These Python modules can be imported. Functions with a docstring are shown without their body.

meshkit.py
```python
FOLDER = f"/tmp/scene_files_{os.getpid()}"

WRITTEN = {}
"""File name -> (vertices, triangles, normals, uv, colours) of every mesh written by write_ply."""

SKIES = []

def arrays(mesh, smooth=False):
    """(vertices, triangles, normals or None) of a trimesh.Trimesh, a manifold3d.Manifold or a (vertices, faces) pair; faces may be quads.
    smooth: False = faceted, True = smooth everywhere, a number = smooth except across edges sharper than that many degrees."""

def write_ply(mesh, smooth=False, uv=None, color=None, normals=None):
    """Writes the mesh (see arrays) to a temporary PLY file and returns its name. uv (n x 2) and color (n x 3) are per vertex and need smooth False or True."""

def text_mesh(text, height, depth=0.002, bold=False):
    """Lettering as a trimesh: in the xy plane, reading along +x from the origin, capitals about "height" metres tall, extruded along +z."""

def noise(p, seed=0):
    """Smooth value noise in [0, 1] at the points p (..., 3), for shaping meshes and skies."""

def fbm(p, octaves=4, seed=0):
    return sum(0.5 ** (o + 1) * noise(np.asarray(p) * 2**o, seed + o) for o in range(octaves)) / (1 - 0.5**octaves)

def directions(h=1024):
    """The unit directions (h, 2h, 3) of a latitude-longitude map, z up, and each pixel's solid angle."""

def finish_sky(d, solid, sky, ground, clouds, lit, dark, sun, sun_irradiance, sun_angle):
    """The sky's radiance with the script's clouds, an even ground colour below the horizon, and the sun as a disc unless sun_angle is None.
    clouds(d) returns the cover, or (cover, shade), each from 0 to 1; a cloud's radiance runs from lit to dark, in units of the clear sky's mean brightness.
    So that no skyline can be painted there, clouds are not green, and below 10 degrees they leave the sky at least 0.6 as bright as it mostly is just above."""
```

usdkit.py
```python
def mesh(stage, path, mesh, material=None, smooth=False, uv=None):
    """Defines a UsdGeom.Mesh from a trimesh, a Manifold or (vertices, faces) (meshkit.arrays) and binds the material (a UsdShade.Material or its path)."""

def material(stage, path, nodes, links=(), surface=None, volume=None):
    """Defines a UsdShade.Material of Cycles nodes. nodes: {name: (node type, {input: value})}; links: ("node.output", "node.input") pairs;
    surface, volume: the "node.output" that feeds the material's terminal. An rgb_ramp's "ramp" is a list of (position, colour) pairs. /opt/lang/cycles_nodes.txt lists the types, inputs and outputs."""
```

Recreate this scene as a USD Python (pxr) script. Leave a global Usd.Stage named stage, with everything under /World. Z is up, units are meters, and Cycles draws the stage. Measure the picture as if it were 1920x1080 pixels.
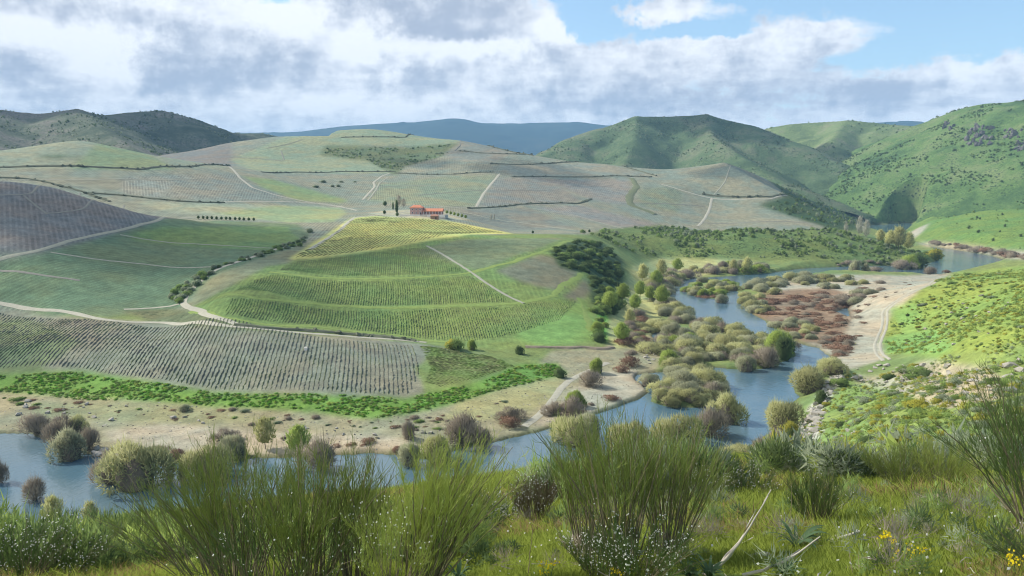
import math, random
import numpy as np
import shapely
from shapely.geometry import Polygon, LineString, Point
from scipy.interpolate import RBFInterpolator
from scipy.ndimage import distance_transform_edt, map_coordinates, gaussian_filter
import trimesh
import meshkit, usdkit
from pxr import Usd, UsdGeom, UsdLux, UsdShade, Gf, Sdf, Vt

random.seed(7)
rng = np.random.default_rng(7)
stage = Usd.Stage.CreateInMemory()
UsdGeom.SetStageUpAxis(stage, "Z")
UsdGeom.SetStageMetersPerUnit(stage, 1.0)
UsdGeom.Xform.Define(stage, "/World")
UsdGeom.Scope.Define(stage, "/World/Looks")

# ------------------------------------------------------------------ camera, sky, sun, exposure
CAMZ, FOC, PITCH = 70.0, 1500.0, math.atan((540 - 355) / 1500.0)
EXPOSURE = 0.3
HAZE_DENSITY = 0.00007
SKY_STRENGTH = 0.1
SUN_INTENSITY = 1.2
SUN_AZ, SUN_EL = math.radians(-72.0), math.radians(41.0)      # azimuth from +y (view) towards +x
SUN_DIR = np.array([math.sin(SUN_AZ) * math.cos(SUN_EL), math.cos(SUN_AZ) * math.cos(SUN_EL), math.sin(SUN_EL)])

cam = UsdGeom.Camera.Define(stage, "/World/camera")
cam.CreateProjectionAttr("perspective")
cam.CreateHorizontalApertureAttr(36.0)
cam.CreateVerticalApertureAttr(20.25)
cam.CreateFocalLengthAttr(36.0 * FOC / 1920.0)
cam.CreateClippingRangeAttr(Gf.Vec2f(0.1, 60000.0))
cam.CreateExposureAttr(EXPOSURE)
cx = UsdGeom.Xformable(cam)
cx.AddTranslateOp().Set(Gf.Vec3d(0, 0, CAMZ))
cx.AddRotateXOp().Set(90.0 - math.degrees(PITCH))

sun = UsdLux.DistantLight.Define(stage, "/World/sun")
sun.CreateIntensityAttr(SUN_INTENSITY)
sun.CreateNormalizeAttr(True)
sun.CreateAngleAttr(0.53)
sun.CreateColorAttr(Gf.Vec3f(1.0, 0.95, 0.86))
sx = UsdGeom.Xformable(sun)
sx.AddRotateZOp().Set(-math.degrees(SUN_AZ))
sx.AddRotateXOp().Set(-(90 - math.degrees(SUN_EL)) + 180 - 180)   # set below
sx.ClearXformOpOrder()
zax = Gf.Vec3d(*map(float, SUN_DIR))
rot = Gf.Rotation(Gf.Vec3d(0, 0, 1), zax)
sx.MakeMatrixXform().Set(Gf.Matrix4d().SetRotate(rot))


def look(name, nodes, links, surface="p.BSDF", volume=None):
    return usdkit.material(stage, "/World/Looks/" + name, nodes, links, surface=surface, volume=volume)


def view_dir(u, v):
    """Unit direction of the sky seen at a place in the photograph (where a cloud stands)."""
    d = np.array([(u - 960) / FOC, math.cos(PITCH) - (v - 540) / FOC * math.sin(PITCH), -math.sin(PITCH) - (v - 540) / FOC * math.cos(PITCH)])
    return d / np.linalg.norm(d)


class Graph:
    """Small builder for node graphs: every call adds a node and returns its output."""
    def __init__(self):
        self.nodes, self.links, self.count = {}, [], 0

    def add(self, kind, out, **inputs):
        name = f"n{self.count}"
        self.count += 1
        plain = {}
        for k, val in inputs.items():
            if isinstance(val, str) and "." in val and val.split(".")[0] in self.nodes:
                self.links.append((val, f"{name}.{k}"))
            else:
                plain[k] = val
        self.nodes[name] = (kind, plain)
        return f"{name}.{out}"

    def math(self, op, a, b=0.0, c=0.0, clamp=False):
        return self.add("math", "value", math_type=op, use_clamp=clamp, value1=a, value2=b, value3=c)

    def ramp(self, fac, stops):
        return self.add("rgb_ramp", "color", ramp=stops, fac=fac)

    def mix(self, fac, a, b, kind="mix"):
        return self.add("mix", "color", mix_type=kind, fac=fac, color1=a, color2=b)

    def noise(self, scale, vec=None, detail=3.0, rough=0.55, out="fac", distortion=0.0):
        kw = dict(scale=float(scale), detail=float(detail), roughness=float(rough), distortion=float(distortion))
        if vec:
            kw["vector"] = vec
        return self.add("noise_texture", out, **kw)

    def smooth(self, x, lo, hi, a=0.0, b=1.0):
        return self.add("map_range", "result", range_type="smoothstep", value=x, from_min=lo, from_max=hi, to_min=a, to_max=b, clamp=True)

    def position(self):
        return self.add("geometry", "position")

    def attr(self, name, out="color"):
        return self.add("attribute", out, attribute=name)

    def done(self, name, surface=None, volume=None):
        return usdkit.material(stage, "/World/Looks/" + name, self.nodes, self.links, surface=surface, volume=volume)


def make_sky():
    g = Graph()
    base = g.add("sky_texture", "color", sky_type="single_scattering", sun_disc=False, sun_elevation=SUN_EL, sun_rotation=SUN_AZ % (2 * math.pi), altitude=300.0,
                 air_density=1.0, aerosol_density=1.0, ozone_density=1.0)
    n = g.position()
    xyz = g.add("separate_xyz", "x", vector=n).split(".")[0]
    X, Y, Z = xyz + ".x", xyz + ".y", xyz + ".z"
    az0, el0 = g.math("arctan2", X, Y), g.math("arcsine", Z)
    # cloud plane: far clouds crowd together towards the horizon
    den = g.math("add", g.math("maximum", Z, 0.0), 0.16)
    q = g.add("combine_xyz", "vector", x=g.math("divide", X, den), y=g.math("divide", Y, den), z=0.0)
    q = q.split(".")[0] + ".vector"
    w1 = g.noise(9.0, n, 5, 0.6, "color")
    wv = g.add("separate_xyz", "x", vector=w1).split(".")[0]
    w2 = g.noise(34.0, n, 4, 0.65, "color")
    wz = g.add("separate_xyz", "x", vector=w2).split(".")[0]
    bend = lambda base_, c: g.math("add", base_, g.math("add", g.math("multiply_add", f"{wv}.{c}", 0.10, -0.05), g.math("multiply_add", f"{wz}.{c}", 0.05, -0.025)))
    az = bend(az0, "x")
    el = g.math("add", el0, g.math("add", g.math("multiply_add", f"{wv}.y", 0.045, -0.0225), g.math("multiply_add", f"{wz}.y", 0.022, -0.011)))

    def blob(u, v, ru, rv):
        d = view_dir(u, v)
        a0, e0 = math.atan2(d[0], d[1]), math.asin(d[2])
        da = g.math("multiply", g.math("subtract", az, a0), FOC / ru)
        de = g.math("multiply", g.math("subtract", el, e0), FOC / rv)
        r2 = g.math("add", g.math("multiply", da, da), g.math("multiply", de, de))
        return g.math("exponent", g.math("multiply", r2, -1.0))

    def total(items, start):
        s = start
        for wgt, *b in items:
            s = g.math("multiply_add", blob(*b), wgt, s)
        return s

    nA = g.noise(2.2, q, 6, 0.6)
    nB = g.math('add', g.math('multiply', g.noise(7.0, q, 6, 0.6), .45), g.math('multiply', g.noise(11.0, n, 7, 0.62), .55))
    nC = g.noise(34.0, n, 6, 0.65)
    # cover: broken cloud everywhere, thickening away from the blue gap
    low = g.smooth(el, 0.05, 0.24, 0.85, 0.05)
    left = g.smooth(az, -0.05, 0.16, 0.75, -0.1)
    cover = g.math("add", g.math("add", low, left), g.math("multiply_add", nA, 1.1, -0.45))
    cover = g.math("add", cover, g.math("multiply_add", nB, 1.3, -0.65))
    cover = g.math("add", cover, g.math("multiply_add", nC, .9, -.45))
    cover = total([(0.8, 1230, 18, 110, 22), (0.75, 1400, 95, 260, 34), (0.5, 1560, 50, 110, 22), (0.8, 1050, 80, 55, 60), (0.7, 1850, 150, 120, 50), (0.35, 1250, 120, 190, 50),
                   (-0.9, 1120, 35, 60, 45), (-0.8, 1800, 40, 150, 60), (-0.5, 1300, 55, 60, 14), (-0.6, 520, 2, 40, 14), (-0.5, 1620, 110, 90, 22)], cover)
    cover = g.smooth(cover, 0.28, 0.68)
    # shade: grey undersides
    shade = g.math("multiply_add", nA, 1.3, -0.25)
    shade = g.math("add", shade, g.math("multiply_add", nB, 2.8, -1.4))
    shade = g.math("add", shade, g.math("multiply_add", nC, 2.2, -1.1))
    shade = total([(0.5, 330, 95, 110, 50), (0.6, 545, 105, 85, 42), (0.45, 430, 150, 160, 30), (1.0, 830, 18, 170, 42), (0.8, 860, 66, 110, 16), (0.45, 60, 130, 110, 34), (0.7, 1050, 105, 60, 26),
                   (0.55, 250, 170, 210, 30), (0.6, 1300, 165, 380, 34), (0.5, 1700, 175, 140, 36), (0.55, 750, 150, 90, 20), (0.4, 200, 30, 150, 22), (0.4, 1200, 200, 500, 24),
                   (-1.3, 130, 62, 110, 26), (-1.3, 530, 38, 60, 30), (-1.3, 690, 95, 55, 50), (-1.3, 890, 92, 90, 18), (-1.2, 1045, 58, 45, 24), (-1.2, 190, 125, 40, 34),
                   (-0.8, 620, 190, 210, 20), (-0.4, 1330, 20, 120, 20), (-0.45, 1640, 143, 120, 12), (-0.5, 1800, 118, 60, 22), (-0.5, 1740, 190, 26, 40)], shade)
    shade = g.smooth(shade, -0.1, 1.5)
    lit = (SKY_LIT[0], SKY_LIT[1], SKY_LIT[2])
    cloud = g.mix(shade, lit, SKY_DARK)
    col = g.mix(cover, g.mix(1.0, base, SKY_TINT, "multiply"), cloud)
    bg = g.add("background_shader", "background", color=col, strength=SKY_STRENGTH)
    return g.done("sky", surface=bg)


SKY_LIT, SKY_DARK, SKY_TINT = (9.3, 9.4, 9.6), (4.0, 4.4, 5.3), (1.5, 1.6, 1.58)
dome = UsdLux.DomeLight.Define(stage, "/World/sky")
dome.CreateIntensityAttr(1.0)
UsdShade.MaterialBindingAPI.Apply(dome.GetPrim()).Bind(make_sky())

# ------------------------------------------------------------------ the lie of the land
CP, SP = math.cos(PITCH), math.sin(PITCH)


def rays(u, v):
    """Directions (horizontal length 1) of the sight lines that were measured in the photograph, used to survey the land."""
    u, v = np.asarray(u, float), np.asarray(v, float)
    x, up = (u - 960) / FOC, -(v - 540) / FOC
    d = np.stack([x, CP + up * SP, -SP + up * CP], -1)
    return d / np.hypot(d[..., 0], d[..., 1])[..., None]


def pixel(p):
    p = np.asarray(p, float)
    x, y, z = p[..., 0], p[..., 1], p[..., 2] - CAMZ
    fwd, up = y * CP - z * SP, y * SP + z * CP
    fwd = np.maximum(fwd, 1e-3)
    return 960 + FOC * x / fwd, 540 - FOC * up / fwd


S = """
# foreground meadow  (u v D)
960 1500 3 ; 960 1080 7.0 ; 1400 1080 7.1 ; 1920 1080 7.2 ; 1300 940 13.5 ; 1450 910 17 ; 1700 905 18 ; 1920 895 19 ; 2270 890 19 ; 2270 1080 7.2
1100 960 12.5 ; 900 985 12.5 ; 700 1020 12.5 ; 400 1060 12 ; 0 1075 11.5 ; -350 1075 11.5 ; 0 1015 18 ; 300 1005 18 ; 600 990 18 ; -350 1010 18
# right slope
1500 880 40 ; 1700 868 48 ; 1920 855 52 ; 2270 850 52 ; 1700 832 78 ; 1920 815 80 ; 2270 800 80
1700 800 96 ; 1700 745 135 ; 1700 700 175 ; 1920 740 112 ; 1920 690 140 ; 1920 645 165 ; 2270 640 165 ; 2270 720 112
1600 800 160 ; 1560 850 138 ; 1480 850 172 ; 1640 740 180
 1640 682 245 ; 1700 673 226 ; 1800 664 192
1900 522 480 ; 1700 560 460 ; 1770 524 555 ; 1850 600 335 ; 1920 600 305 ; 1920 560 385 ; 1800 645 288 ; 1920 625 262 ; 2270 516 470 ; 2270 600 300
# near vineyard
# left fields
0 500 445 ; 300 460 520 ; 520 420 640 ; 560 450 560 ; 420 500 440 ; -350 500 445
0 467 470 ; 150 437 520 ; 300 410 590 ; -350 465 470 ; 0 337 620 ; 100 347 615 ; 200 379 600 ; 335 409 592 ; -350 335 620
0 430 520 ; 100 400 560
# left front hill
0 285 1000 ; 150 262 1050 ; 270 290 1020 ; 430 315 1060 ; 0 320 900 ; 250 320 910 ; 300 375 790 ; 450 380 800 ; -350 285 1000 ; -350 320 900 ; 560 385 850
# middle vineyards
700 340 1080 ; 550 322 1150 ; 450 302 1290 ; 440 266 1480 ; 560 249 1590 ; 700 241 1610 ; 870 263 1500 ; 1000 291 1420 ; 1130 306 1340 ; 1250 336 1260
600 290 1370 ; 780 290 1370 ; 900 330 1140 ; 1100 330 1230 ; 1250 348 1190 ; 1000 385 950 ; 1100 385 1000 ; 650 385 900 ; 800 385 860 ; 950 430 745 ; 1270 428 960 ; 1180 400 1000
# hill of the conical vineyard
1390 301 1350 ; 1330 316 1320 ; 1290 345 1220 ; 1340 380 1170 ; 1470 365 1230 ; 1540 424 1060 ; 1420 425 1010 ; 1500 336 1420 ; 1600 366 1600 ; 1560 395 1330 ; 1650 395 1700
# central hill
500 612 323 ; 1000 645 333 ; 1110 640 345 ; 560 485 460 ; 700 472 485 ; 800 460 502 ; 1000 446 560 ; 1110 520 470 ; 1080 462 540 ; 750 540 402 ; 1100 600 380 ; 600 540 398 ; 920 500 450 ; 420 560 360
660 406 700 ; 800 406 690 ; 950 438 620 ; 795 400 722 ; 720 402 718 ; 860 412 700
# gully and scrub ridge
1130 480 560 ; 1155 540 515 ; 1130 442 700 ; 1250 442 800 ; 1400 426 850 ; 1550 428 880 ; 1640 450 860 ; 1700 470 800 ; 1250 483 765 ; 1400 488 740 ; 1560 488 735
# beyond the bend
1920 470 830 ; 1800 440 1080 ; 1750 440 1150 ; 1900 430 1100 ; 1920 395 1300 ; 1840 394 1350 ; 1750 414 1480 ; 2270 470 830 ; 2270 395 1300
"""
FLATS = """
0 740 1.8 ; 0 780 1.2 ; 200 750 2 ; 200 800 1.2 ; 400 775 2 ; 400 830 1 ; 600 785 2 ; 600 830 1 ; 800 785 2 ; 780 840 1 ; 950 745 2.2 ; 900 790 1.6 ; 1040 700 2.2 ; 1010 780 1
1100 690 1.8 ; 1150 740 1 ; 1180 650 1.6 ; 1130 665 2 ; 1220 590 1.6 ; 1170 600 2.5 ; 1200 540 2.5 ; 1230 510 2.5 ; 1300 500 2 ; 1400 495 2 ; 1350 650 1 ; 1400 670 1 ; 1280 680 1
1540 745 5 ; 1582 694 7 ; 1480 560 1.2 ; 1560 560 1.4 ; 1620 540 1.6 ; 1700 530 2.0 ; 1600 600 1.6 ; 1640 640 2.2 ; 1600 670 2 ; 1700 600 4 ; 1760 640 8 ; 1690 655 3.5 ; 1500 620 1 ; -350 740 1.8 ; -350 780 1.2
1340 540 .8 ; 1440 520 .6
735 745 4.5 ; 400 735 5 ; 150 700 5.5 ; -350 705 5.5 ; 0 700 5.5 ; 900 715 4 ; 965 688 4 ; 0 580 16 ; 200 602 15 ; 340 610 14 ; 500 625 13 ; 650 637 11.5 ; 800 645 8.3 ; -350 575 16
300 660 11.5 ; 600 680 10 ; 100 640 12.5 ; 0 560 18 ; 200 590 15.5 ; 330 575 16 ; -350 560 18 ; 800 641 6.5 ; 650 628 10
1450 497 2 ; 1560 496 2 ; 1640 492 2 ; 1700 494 1.5 ; 1600 427 2 ; 1650 413 2 ; 1700 411 4 ; 1340 500 2
"""
HIDDEN = """
0 150 0 ; 300 150 0 ; 600 160 0 ; 900 170 0 ; 1200 175 0 ; -350 150 0 ; 0 80 14 ; 500 80 14 ; 900 80 18 ; 1200 80 22 ; 1350 120 17 ; -350 80 14 ; 200 40 50 ; 700 40 50 ; 1100 40 53 ; 1300 60 42
0 700 58 ; 200 690 45 ; 340 680 42 ; -350 700 58 ; 0 1250 95 ; 200 1250 100 ; 430 1700 140 ; 700 1900 140 ; 900 1800 120 ; 1100 1600 90 ; 1300 1600 80 ; 0 1700 120 ; 0 2300 120 ; 900 2300 110 ; -350 1250 95 ; -350 2300 120
1420 1600 70 ; 1500 1700 30 ; 1600 1900 10 ; 1800 1800 15 ; 1920 1600 22 ; 2270 1600 22 ; 1920 2300 20 ; 1500 2300 25 ; 2270 2300 20 ; 1300 2300 60
1800 235 14 ; 1900 215 24 ; 1700 265 6 ; 1640 290 3 ; 2270 215 30 ; 1850 900 2 ; 1400 950 14 ; 1550 980 10 ; 1250 900 22 ; 1780 750 0 ; 1720 1000 2
"""


def rows_of(text):
    return [tuple(map(float, e.split())) for line in text.splitlines() if not line.startswith("#") for e in line.split(";") if e.strip()]


def at_distance(u, v, D):
    return np.array([0, 0, CAMZ]) + rays(u, v) * np.asarray(D, float)[..., None]


def at_height(u, v, z):
    d = rays(u, v)
    return np.array([0, 0, CAMZ]) + d * ((np.asarray(z, float) - CAMZ) / d[..., 2])[..., None]


s_, f_, h_ = (np.array(rows_of(t)) for t in (S, FLATS, HIDDEN))
pts = [at_distance(*s_.T), at_height(*f_.T)]
hd = rays(h_[:, 0], np.full(len(h_), 500.0)) * h_[:, 1:2]
hd[:, 2] = h_[:, 2]
pts.append(hd)
ang = np.radians(np.array([-70, -45, -20, 0, 20, 45, 70]))
pts.append(np.stack([2.0 * np.sin(ang), 2.0 * np.cos(ang), np.full(7, CAMZ - 1.9)], -1))
pts = np.vstack(pts)
KAZ = 1.6


def polar(x, y):
    return np.arctan2(x, y), 0.5 * np.log(np.maximum(x * x + y * y, 0.25))


pa, ps = polar(pts[:, 0], pts[:, 1])
rbf = RBFInterpolator(np.stack([pa * KAZ, ps], -1), pts[:, 2], kernel="thin_plate_spline", smoothing=0.002)

A_IN, A_OUT = math.radians(36.5), math.radians(62)
az_grid = np.concatenate([np.linspace(-A_OUT, -A_IN, 24, endpoint=False), np.linspace(-A_IN, A_IN, 800), np.linspace(A_IN, A_OUT, 25)[1:]])
s_parts = [np.arange(math.log(2.2), math.log(90), 0.016), np.arange(math.log(90), math.log(1750), 0.0054), np.arange(math.log(1750), math.log(16000), 0.03)]
s_grid = np.concatenate(s_parts)
ca, cs = np.linspace(-A_OUT, A_OUT, 200), np.linspace(s_grid[0], s_grid[-1], 260)
CA, CS = np.meshgrid(ca, cs, indexing="ij")
far = np.log(2300.0)
coarse = rbf(np.stack([np.clip(CA, -0.66, 0.66).ravel() * KAZ, np.minimum(CS, far).ravel()], -1)).reshape(CA.shape)
coarse = np.where(CS > far, coarse + (15 - coarse) * np.clip((CS - far) / 0.7, 0, 1), coarse)
AZ, SG = np.meshgrid(az_grid, s_grid, indexing="ij")
Zg = map_coordinates(coarse, [(AZ - ca[0]) / (ca[1] - ca[0]), (SG - cs[0]) / (cs[1] - cs[0])], order=3, mode="nearest")
DG = np.exp(SG)
XG, YG = DG * np.sin(AZ), DG * np.cos(AZ)

# the river, as it lies in plan
WATER_PX = [(-300, 800), (0, 812), (60, 812), (100, 835), (170, 852), (240, 868), (330, 858), (450, 860), (600, 855), (690, 850), (740, 852), (800, 862), (870, 838), (930, 828), (1000, 812), (1040, 800), (1120, 776),
            (1200, 748), (1216, 735), (1206, 722), (1190, 715), (1192, 702), (1240, 698), (1262, 692), (1330, 688), (1400, 694), (1440, 690), (1490, 668), (1488, 650), (1420, 630), (1340, 611), (1300, 598), (1285, 585), (1268, 570), (1249, 545),
            (1265, 530), (1300, 522), (1380, 517), (1450, 511), (1500, 504), (1560, 501), (1600, 499), (1680, 498), (1705, 502), (1750, 491), (1772, 480), (1760, 470), (1722, 462), (1690, 455), (1620, 446), (1606, 438), (1625, 423),
            (1655, 421), (1690, 418), (1710, 418), (1710, 422), (1702, 429), (1690, 438), (1700, 450), (1735, 461), (1800, 470), (1860, 480), (1886, 488), (1870, 498), (1830, 508), (1780, 514), (1740, 518), (1700, 516),
            (1640, 518), (1600, 517), (1540, 517), (1520, 519), (1480, 522), (1440, 527), (1400, 533), (1378, 541), (1392, 556), (1400, 575), (1412, 590), (1435, 603), (1465, 625), (1490, 640), (1510, 647), (1535, 652),
            (1560, 672), (1555, 680), (1530, 692), (1500, 705), (1488, 735), (1500, 745), (1475, 765), (1455, 785), (1455, 805), (1425, 825), (1400, 840), (1360, 862), (1320, 880), (1200, 905), (1060, 930), (900, 950),
            (700, 985), (400, 1000), (0, 1010), (-300, 1010)]
ISLE_PX = [[(1283, 547), (1300, 555), (1340, 561), (1350, 553), (1383, 541), (1388, 530), (1335, 523), (1292, 530)], [(1218, 752), (1250, 762), (1310, 765), (1345, 738), (1345, 715), (1290, 712), (1240, 728)]]
POOL_PX = [[(1226, 640), (1222, 628), (1232, 620), (1240, 622), (1236, 634), (1230, 650), (1216, 668), (1205, 665), (1214, 652)], [(1568, 585), (1588, 575), (1592, 585), (1596, 600), (1586, 592), (1574, 592)]]


def plan(px, z=0.0):
    p = np.array(px, float)
    return at_height(p[:, 0], p[:, 1], np.full(len(p), z))[:, :2]


water_poly = Polygon(plan(WATER_PX)).buffer(0)
for isle in ISLE_PX:
    water_poly = water_poly.difference(Polygon(plan(isle)).buffer(0))
water_poly = water_poly.union(shapely.union_all([Polygon(plan(p)).buffer(0) for p in POOL_PX]))
RX0, RY0, RX1, RY1, RES = -330.0, 110.0, 1150.0, 1950.0, 1.25
gx, gy = np.arange(RX0, RX1, RES), np.arange(RY0, RY1, RES)
GX, GY = np.meshgrid(gx, gy, indexing="ij")
shapely.prepare(water_poly)
wet = shapely.contains_xy(water_poly, GX.ravel(), GY.ravel()).reshape(GX.shape)
sdf = (distance_transform_edt(~wet) - distance_transform_edt(wet)) * RES
sdf = gaussian_filter(sdf, 0.8)


def to_water(x, y):
    """Signed distance to the waterline, negative over water; large away from the valley floor."""
    x, y = np.asarray(x, float), np.asarray(y, float)
    shape = x.shape
    i, j = (np.atleast_1d(x) - RX0) / RES, (np.atleast_1d(y) - RY0) / RES
    inside = (i >= 0) & (j >= 0) & (i <= len(gx) - 1) & (j <= len(gy) - 1)
    return np.where(inside, map_coordinates(sdf, [np.clip(i, 0, len(gx) - 1), np.clip(j, 0, len(gy) - 1)], order=1), 300.0).reshape(shape)


WD = to_water(XG, YG)
P3 = np.stack([XG, YG, np.zeros_like(XG)], -1)
rough = np.clip((DG - 4) / 60, 0, 1) * np.clip((WD - 6) / 60, 0, 1)
Zg = Zg + rough * 2.2 * (meshkit.fbm(P3 / 55.0, 3, 3) - 0.5) * np.clip(DG / 400, 0.15, 1) + np.clip((WD) / 20, 0, 1) * 0.35 * (meshkit.fbm(P3 / 6.0, 3, 5) - 0.5) * np.clip(DG / 60, 0.25, 1)
floor_z = np.clip(0.12 + 0.09 * WD, 0.12, 1.3) + np.clip(WD / 8, 0, 1) * 0.25 * (meshkit.fbm(P3 / 9.0, 3, 8) - 0.5)
dry = (WD > 0) & (DG > 100)
Zg = np.where(dry, np.minimum(np.maximum(Zg, floor_z), 0.15 + 0.55 * WD), Zg)
wetv = WD <= 0
Zg = np.where(wetv, np.maximum(-0.05 + 0.2 * WD, -1.6), Zg)


def _index(x, y):
    a, s = polar(x, y)
    return np.interp(a, az_grid, np.arange(len(az_grid))), np.interp(s, s_grid, np.arange(len(s_grid)))


def height(x, y):
    x, y = np.asarray(x, float), np.asarray(y, float)
    i, j = _index(np.atleast_1d(x), np.atleast_1d(y))
    return map_coordinates(Zg, [i, j], order=1, mode="nearest").reshape(x.shape)


_march = np.concatenate([np.arange(2.5, 90, 0.35), np.exp(np.arange(math.log(90), math.log(1750), 0.003)), np.arange(1750, 3000, 15.0)])


def place(u, v, dmin=0.0):
    """Where the sight line through a point of the photograph meets the land (x, y, z)."""
    d = rays(u, v)
    D = _march[_march >= dmin]
    p = d[None, :] * D[:, None]
    z = CAMZ + p[:, 2]
    hgt = height(p[:, 0], p[:, 1])
    under = np.nonzero(z <= hgt)[0]
    k = under[0] if len(under) else len(D) - 1
    if k > 0 and len(under):
        a, b = z[k - 1] - hgt[k - 1], z[k] - hgt[k]
        t = np.clip(a / max(a - b, 1e-9), 0, 1)
        q = p[k - 1] * (1 - t) + p[k] * t
    else:
        q = p[k]
    return np.array([q[0], q[1], float(height(q[0], q[1]))])


def drape(px, step=4.0, dmin=0.0, smooth_n=0):
    """A line of the photograph as a polyline on the land, resampled."""
    p = np.array([place(a, b, dmin) for a, b in px])[:, :2]
    line = LineString(p)
    n = max(2, int(line.length / step))
    q = np.array([line.interpolate(t, normalized=True).coords[0] for t in np.linspace(0, 1, n)])
    for _ in range(smooth_n):
        q[1:-1] = 0.25 * q[:-2] + 0.5 * q[1:-1] + 0.25 * q[2:]
    return np.column_stack([q, height(q[:, 0], q[:, 1])])


# ------------------------------------------------------------------ far hills, each a body of its own with ridges and spurs
def ridge_hill(ridges, bounds, cell, seed, relief=0.16, floor=-6.0):
    """ridges: lists of (x, y, z, half width); the ground falls from each crest to the floor. Returns vertices, quads."""
    x0, y0, x1, y1 = bounds
    xs, ys = np.arange(x0, x1 + cell, cell), np.arange(y0, y1 + cell, cell)
    X, Y = np.meshgrid(xs, ys, indexing="ij")
    P = np.stack([X, Y, np.zeros_like(X)], -1)
    wob = meshkit.fbm(P / 420.0, 3, seed) - 0.5
    wob2 = meshkit.fbm(P / 420.0, 3, seed + 9) - 0.5
    Xw, Yw = X, Y
    Z = np.full_like(X, floor)
    near = np.full_like(X, 1e9)
    for ridge in ridges:
        r = np.array(ridge, float)
        best = np.full_like(X, floor)
        for a, b in zip(r[:-1], r[1:]):
            d = b[:2] - a[:2]
            t = np.clip(((Xw - a[0]) * d[0] + (Yw - a[1]) * d[1]) / (d @ d), 0, 1)
            dist = np.hypot(Xw - a[0] - t * d[0], Yw - a[1] - t * d[1])
            top, w = a[2] + t * (b[2] - a[2]), a[3] + t * (b[3] - a[3])
            k = dist / w
            fall = np.where(k < 1, 1 - k ** 1.25 * (1 - 0.18 * (1 - k)), 1 - 0.9 * k + (k - 1) * 0.0 - 0.1)
            best = np.maximum(best, floor + (top - floor) * np.clip(fall, -0.05, 1))
            near = np.minimum(near, dist)
        Z = np.logaddexp(Z / 7.0, best / 7.0) * 7.0
    Z = Z - 16.0 * np.exp(-np.maximum(Z - floor, 0) / 14.0)
    gul = np.abs(meshkit.fbm(P / 170.0 + wob[..., None] * 0.8, 4, seed + 2) - 0.5) * 2
    fine = 0.12 if cell < 30 else 0.02
    gul2 = np.abs(meshkit.fbm(P / 60.0 + wob2[..., None], 3, seed + 4) - 0.5) * 2
    h = np.maximum(Z - floor, 0)
    keep = np.clip(near / 130.0, 0, 1)
    Z = Z + h * relief * keep * (gul * 2.0 - 0.75) + np.minimum(h, 60) * fine * np.clip(near / 60, 0.1, 1) * (gul2 - 0.35)
    wd = to_water(X, Y)          # no spur may stand in the river
    Z = np.where(wd < 180, np.minimum(Z, -4 + 0.6 * (wd - 8) + 0.12 * np.maximum(wd, 0) ** 2), Z)
    idx = np.arange(X.size).reshape(X.shape)
    q = np.stack([idx[:-1, :-1], idx[1:, :-1], idx[1:, 1:], idx[:-1, 1:]], -1).reshape(-1, 4)
    return np.stack([X, Y, Z], -1).reshape(-1, 3), q, (xs, ys, Z)


def crest(points):
    """(u, v, D, half width) as surveyed from the camera -> (x, y, z, half width)."""
    out = []
    for u, v, D, w in points:
        out.append((*at_distance(u, v, D), w))
    return out


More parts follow.
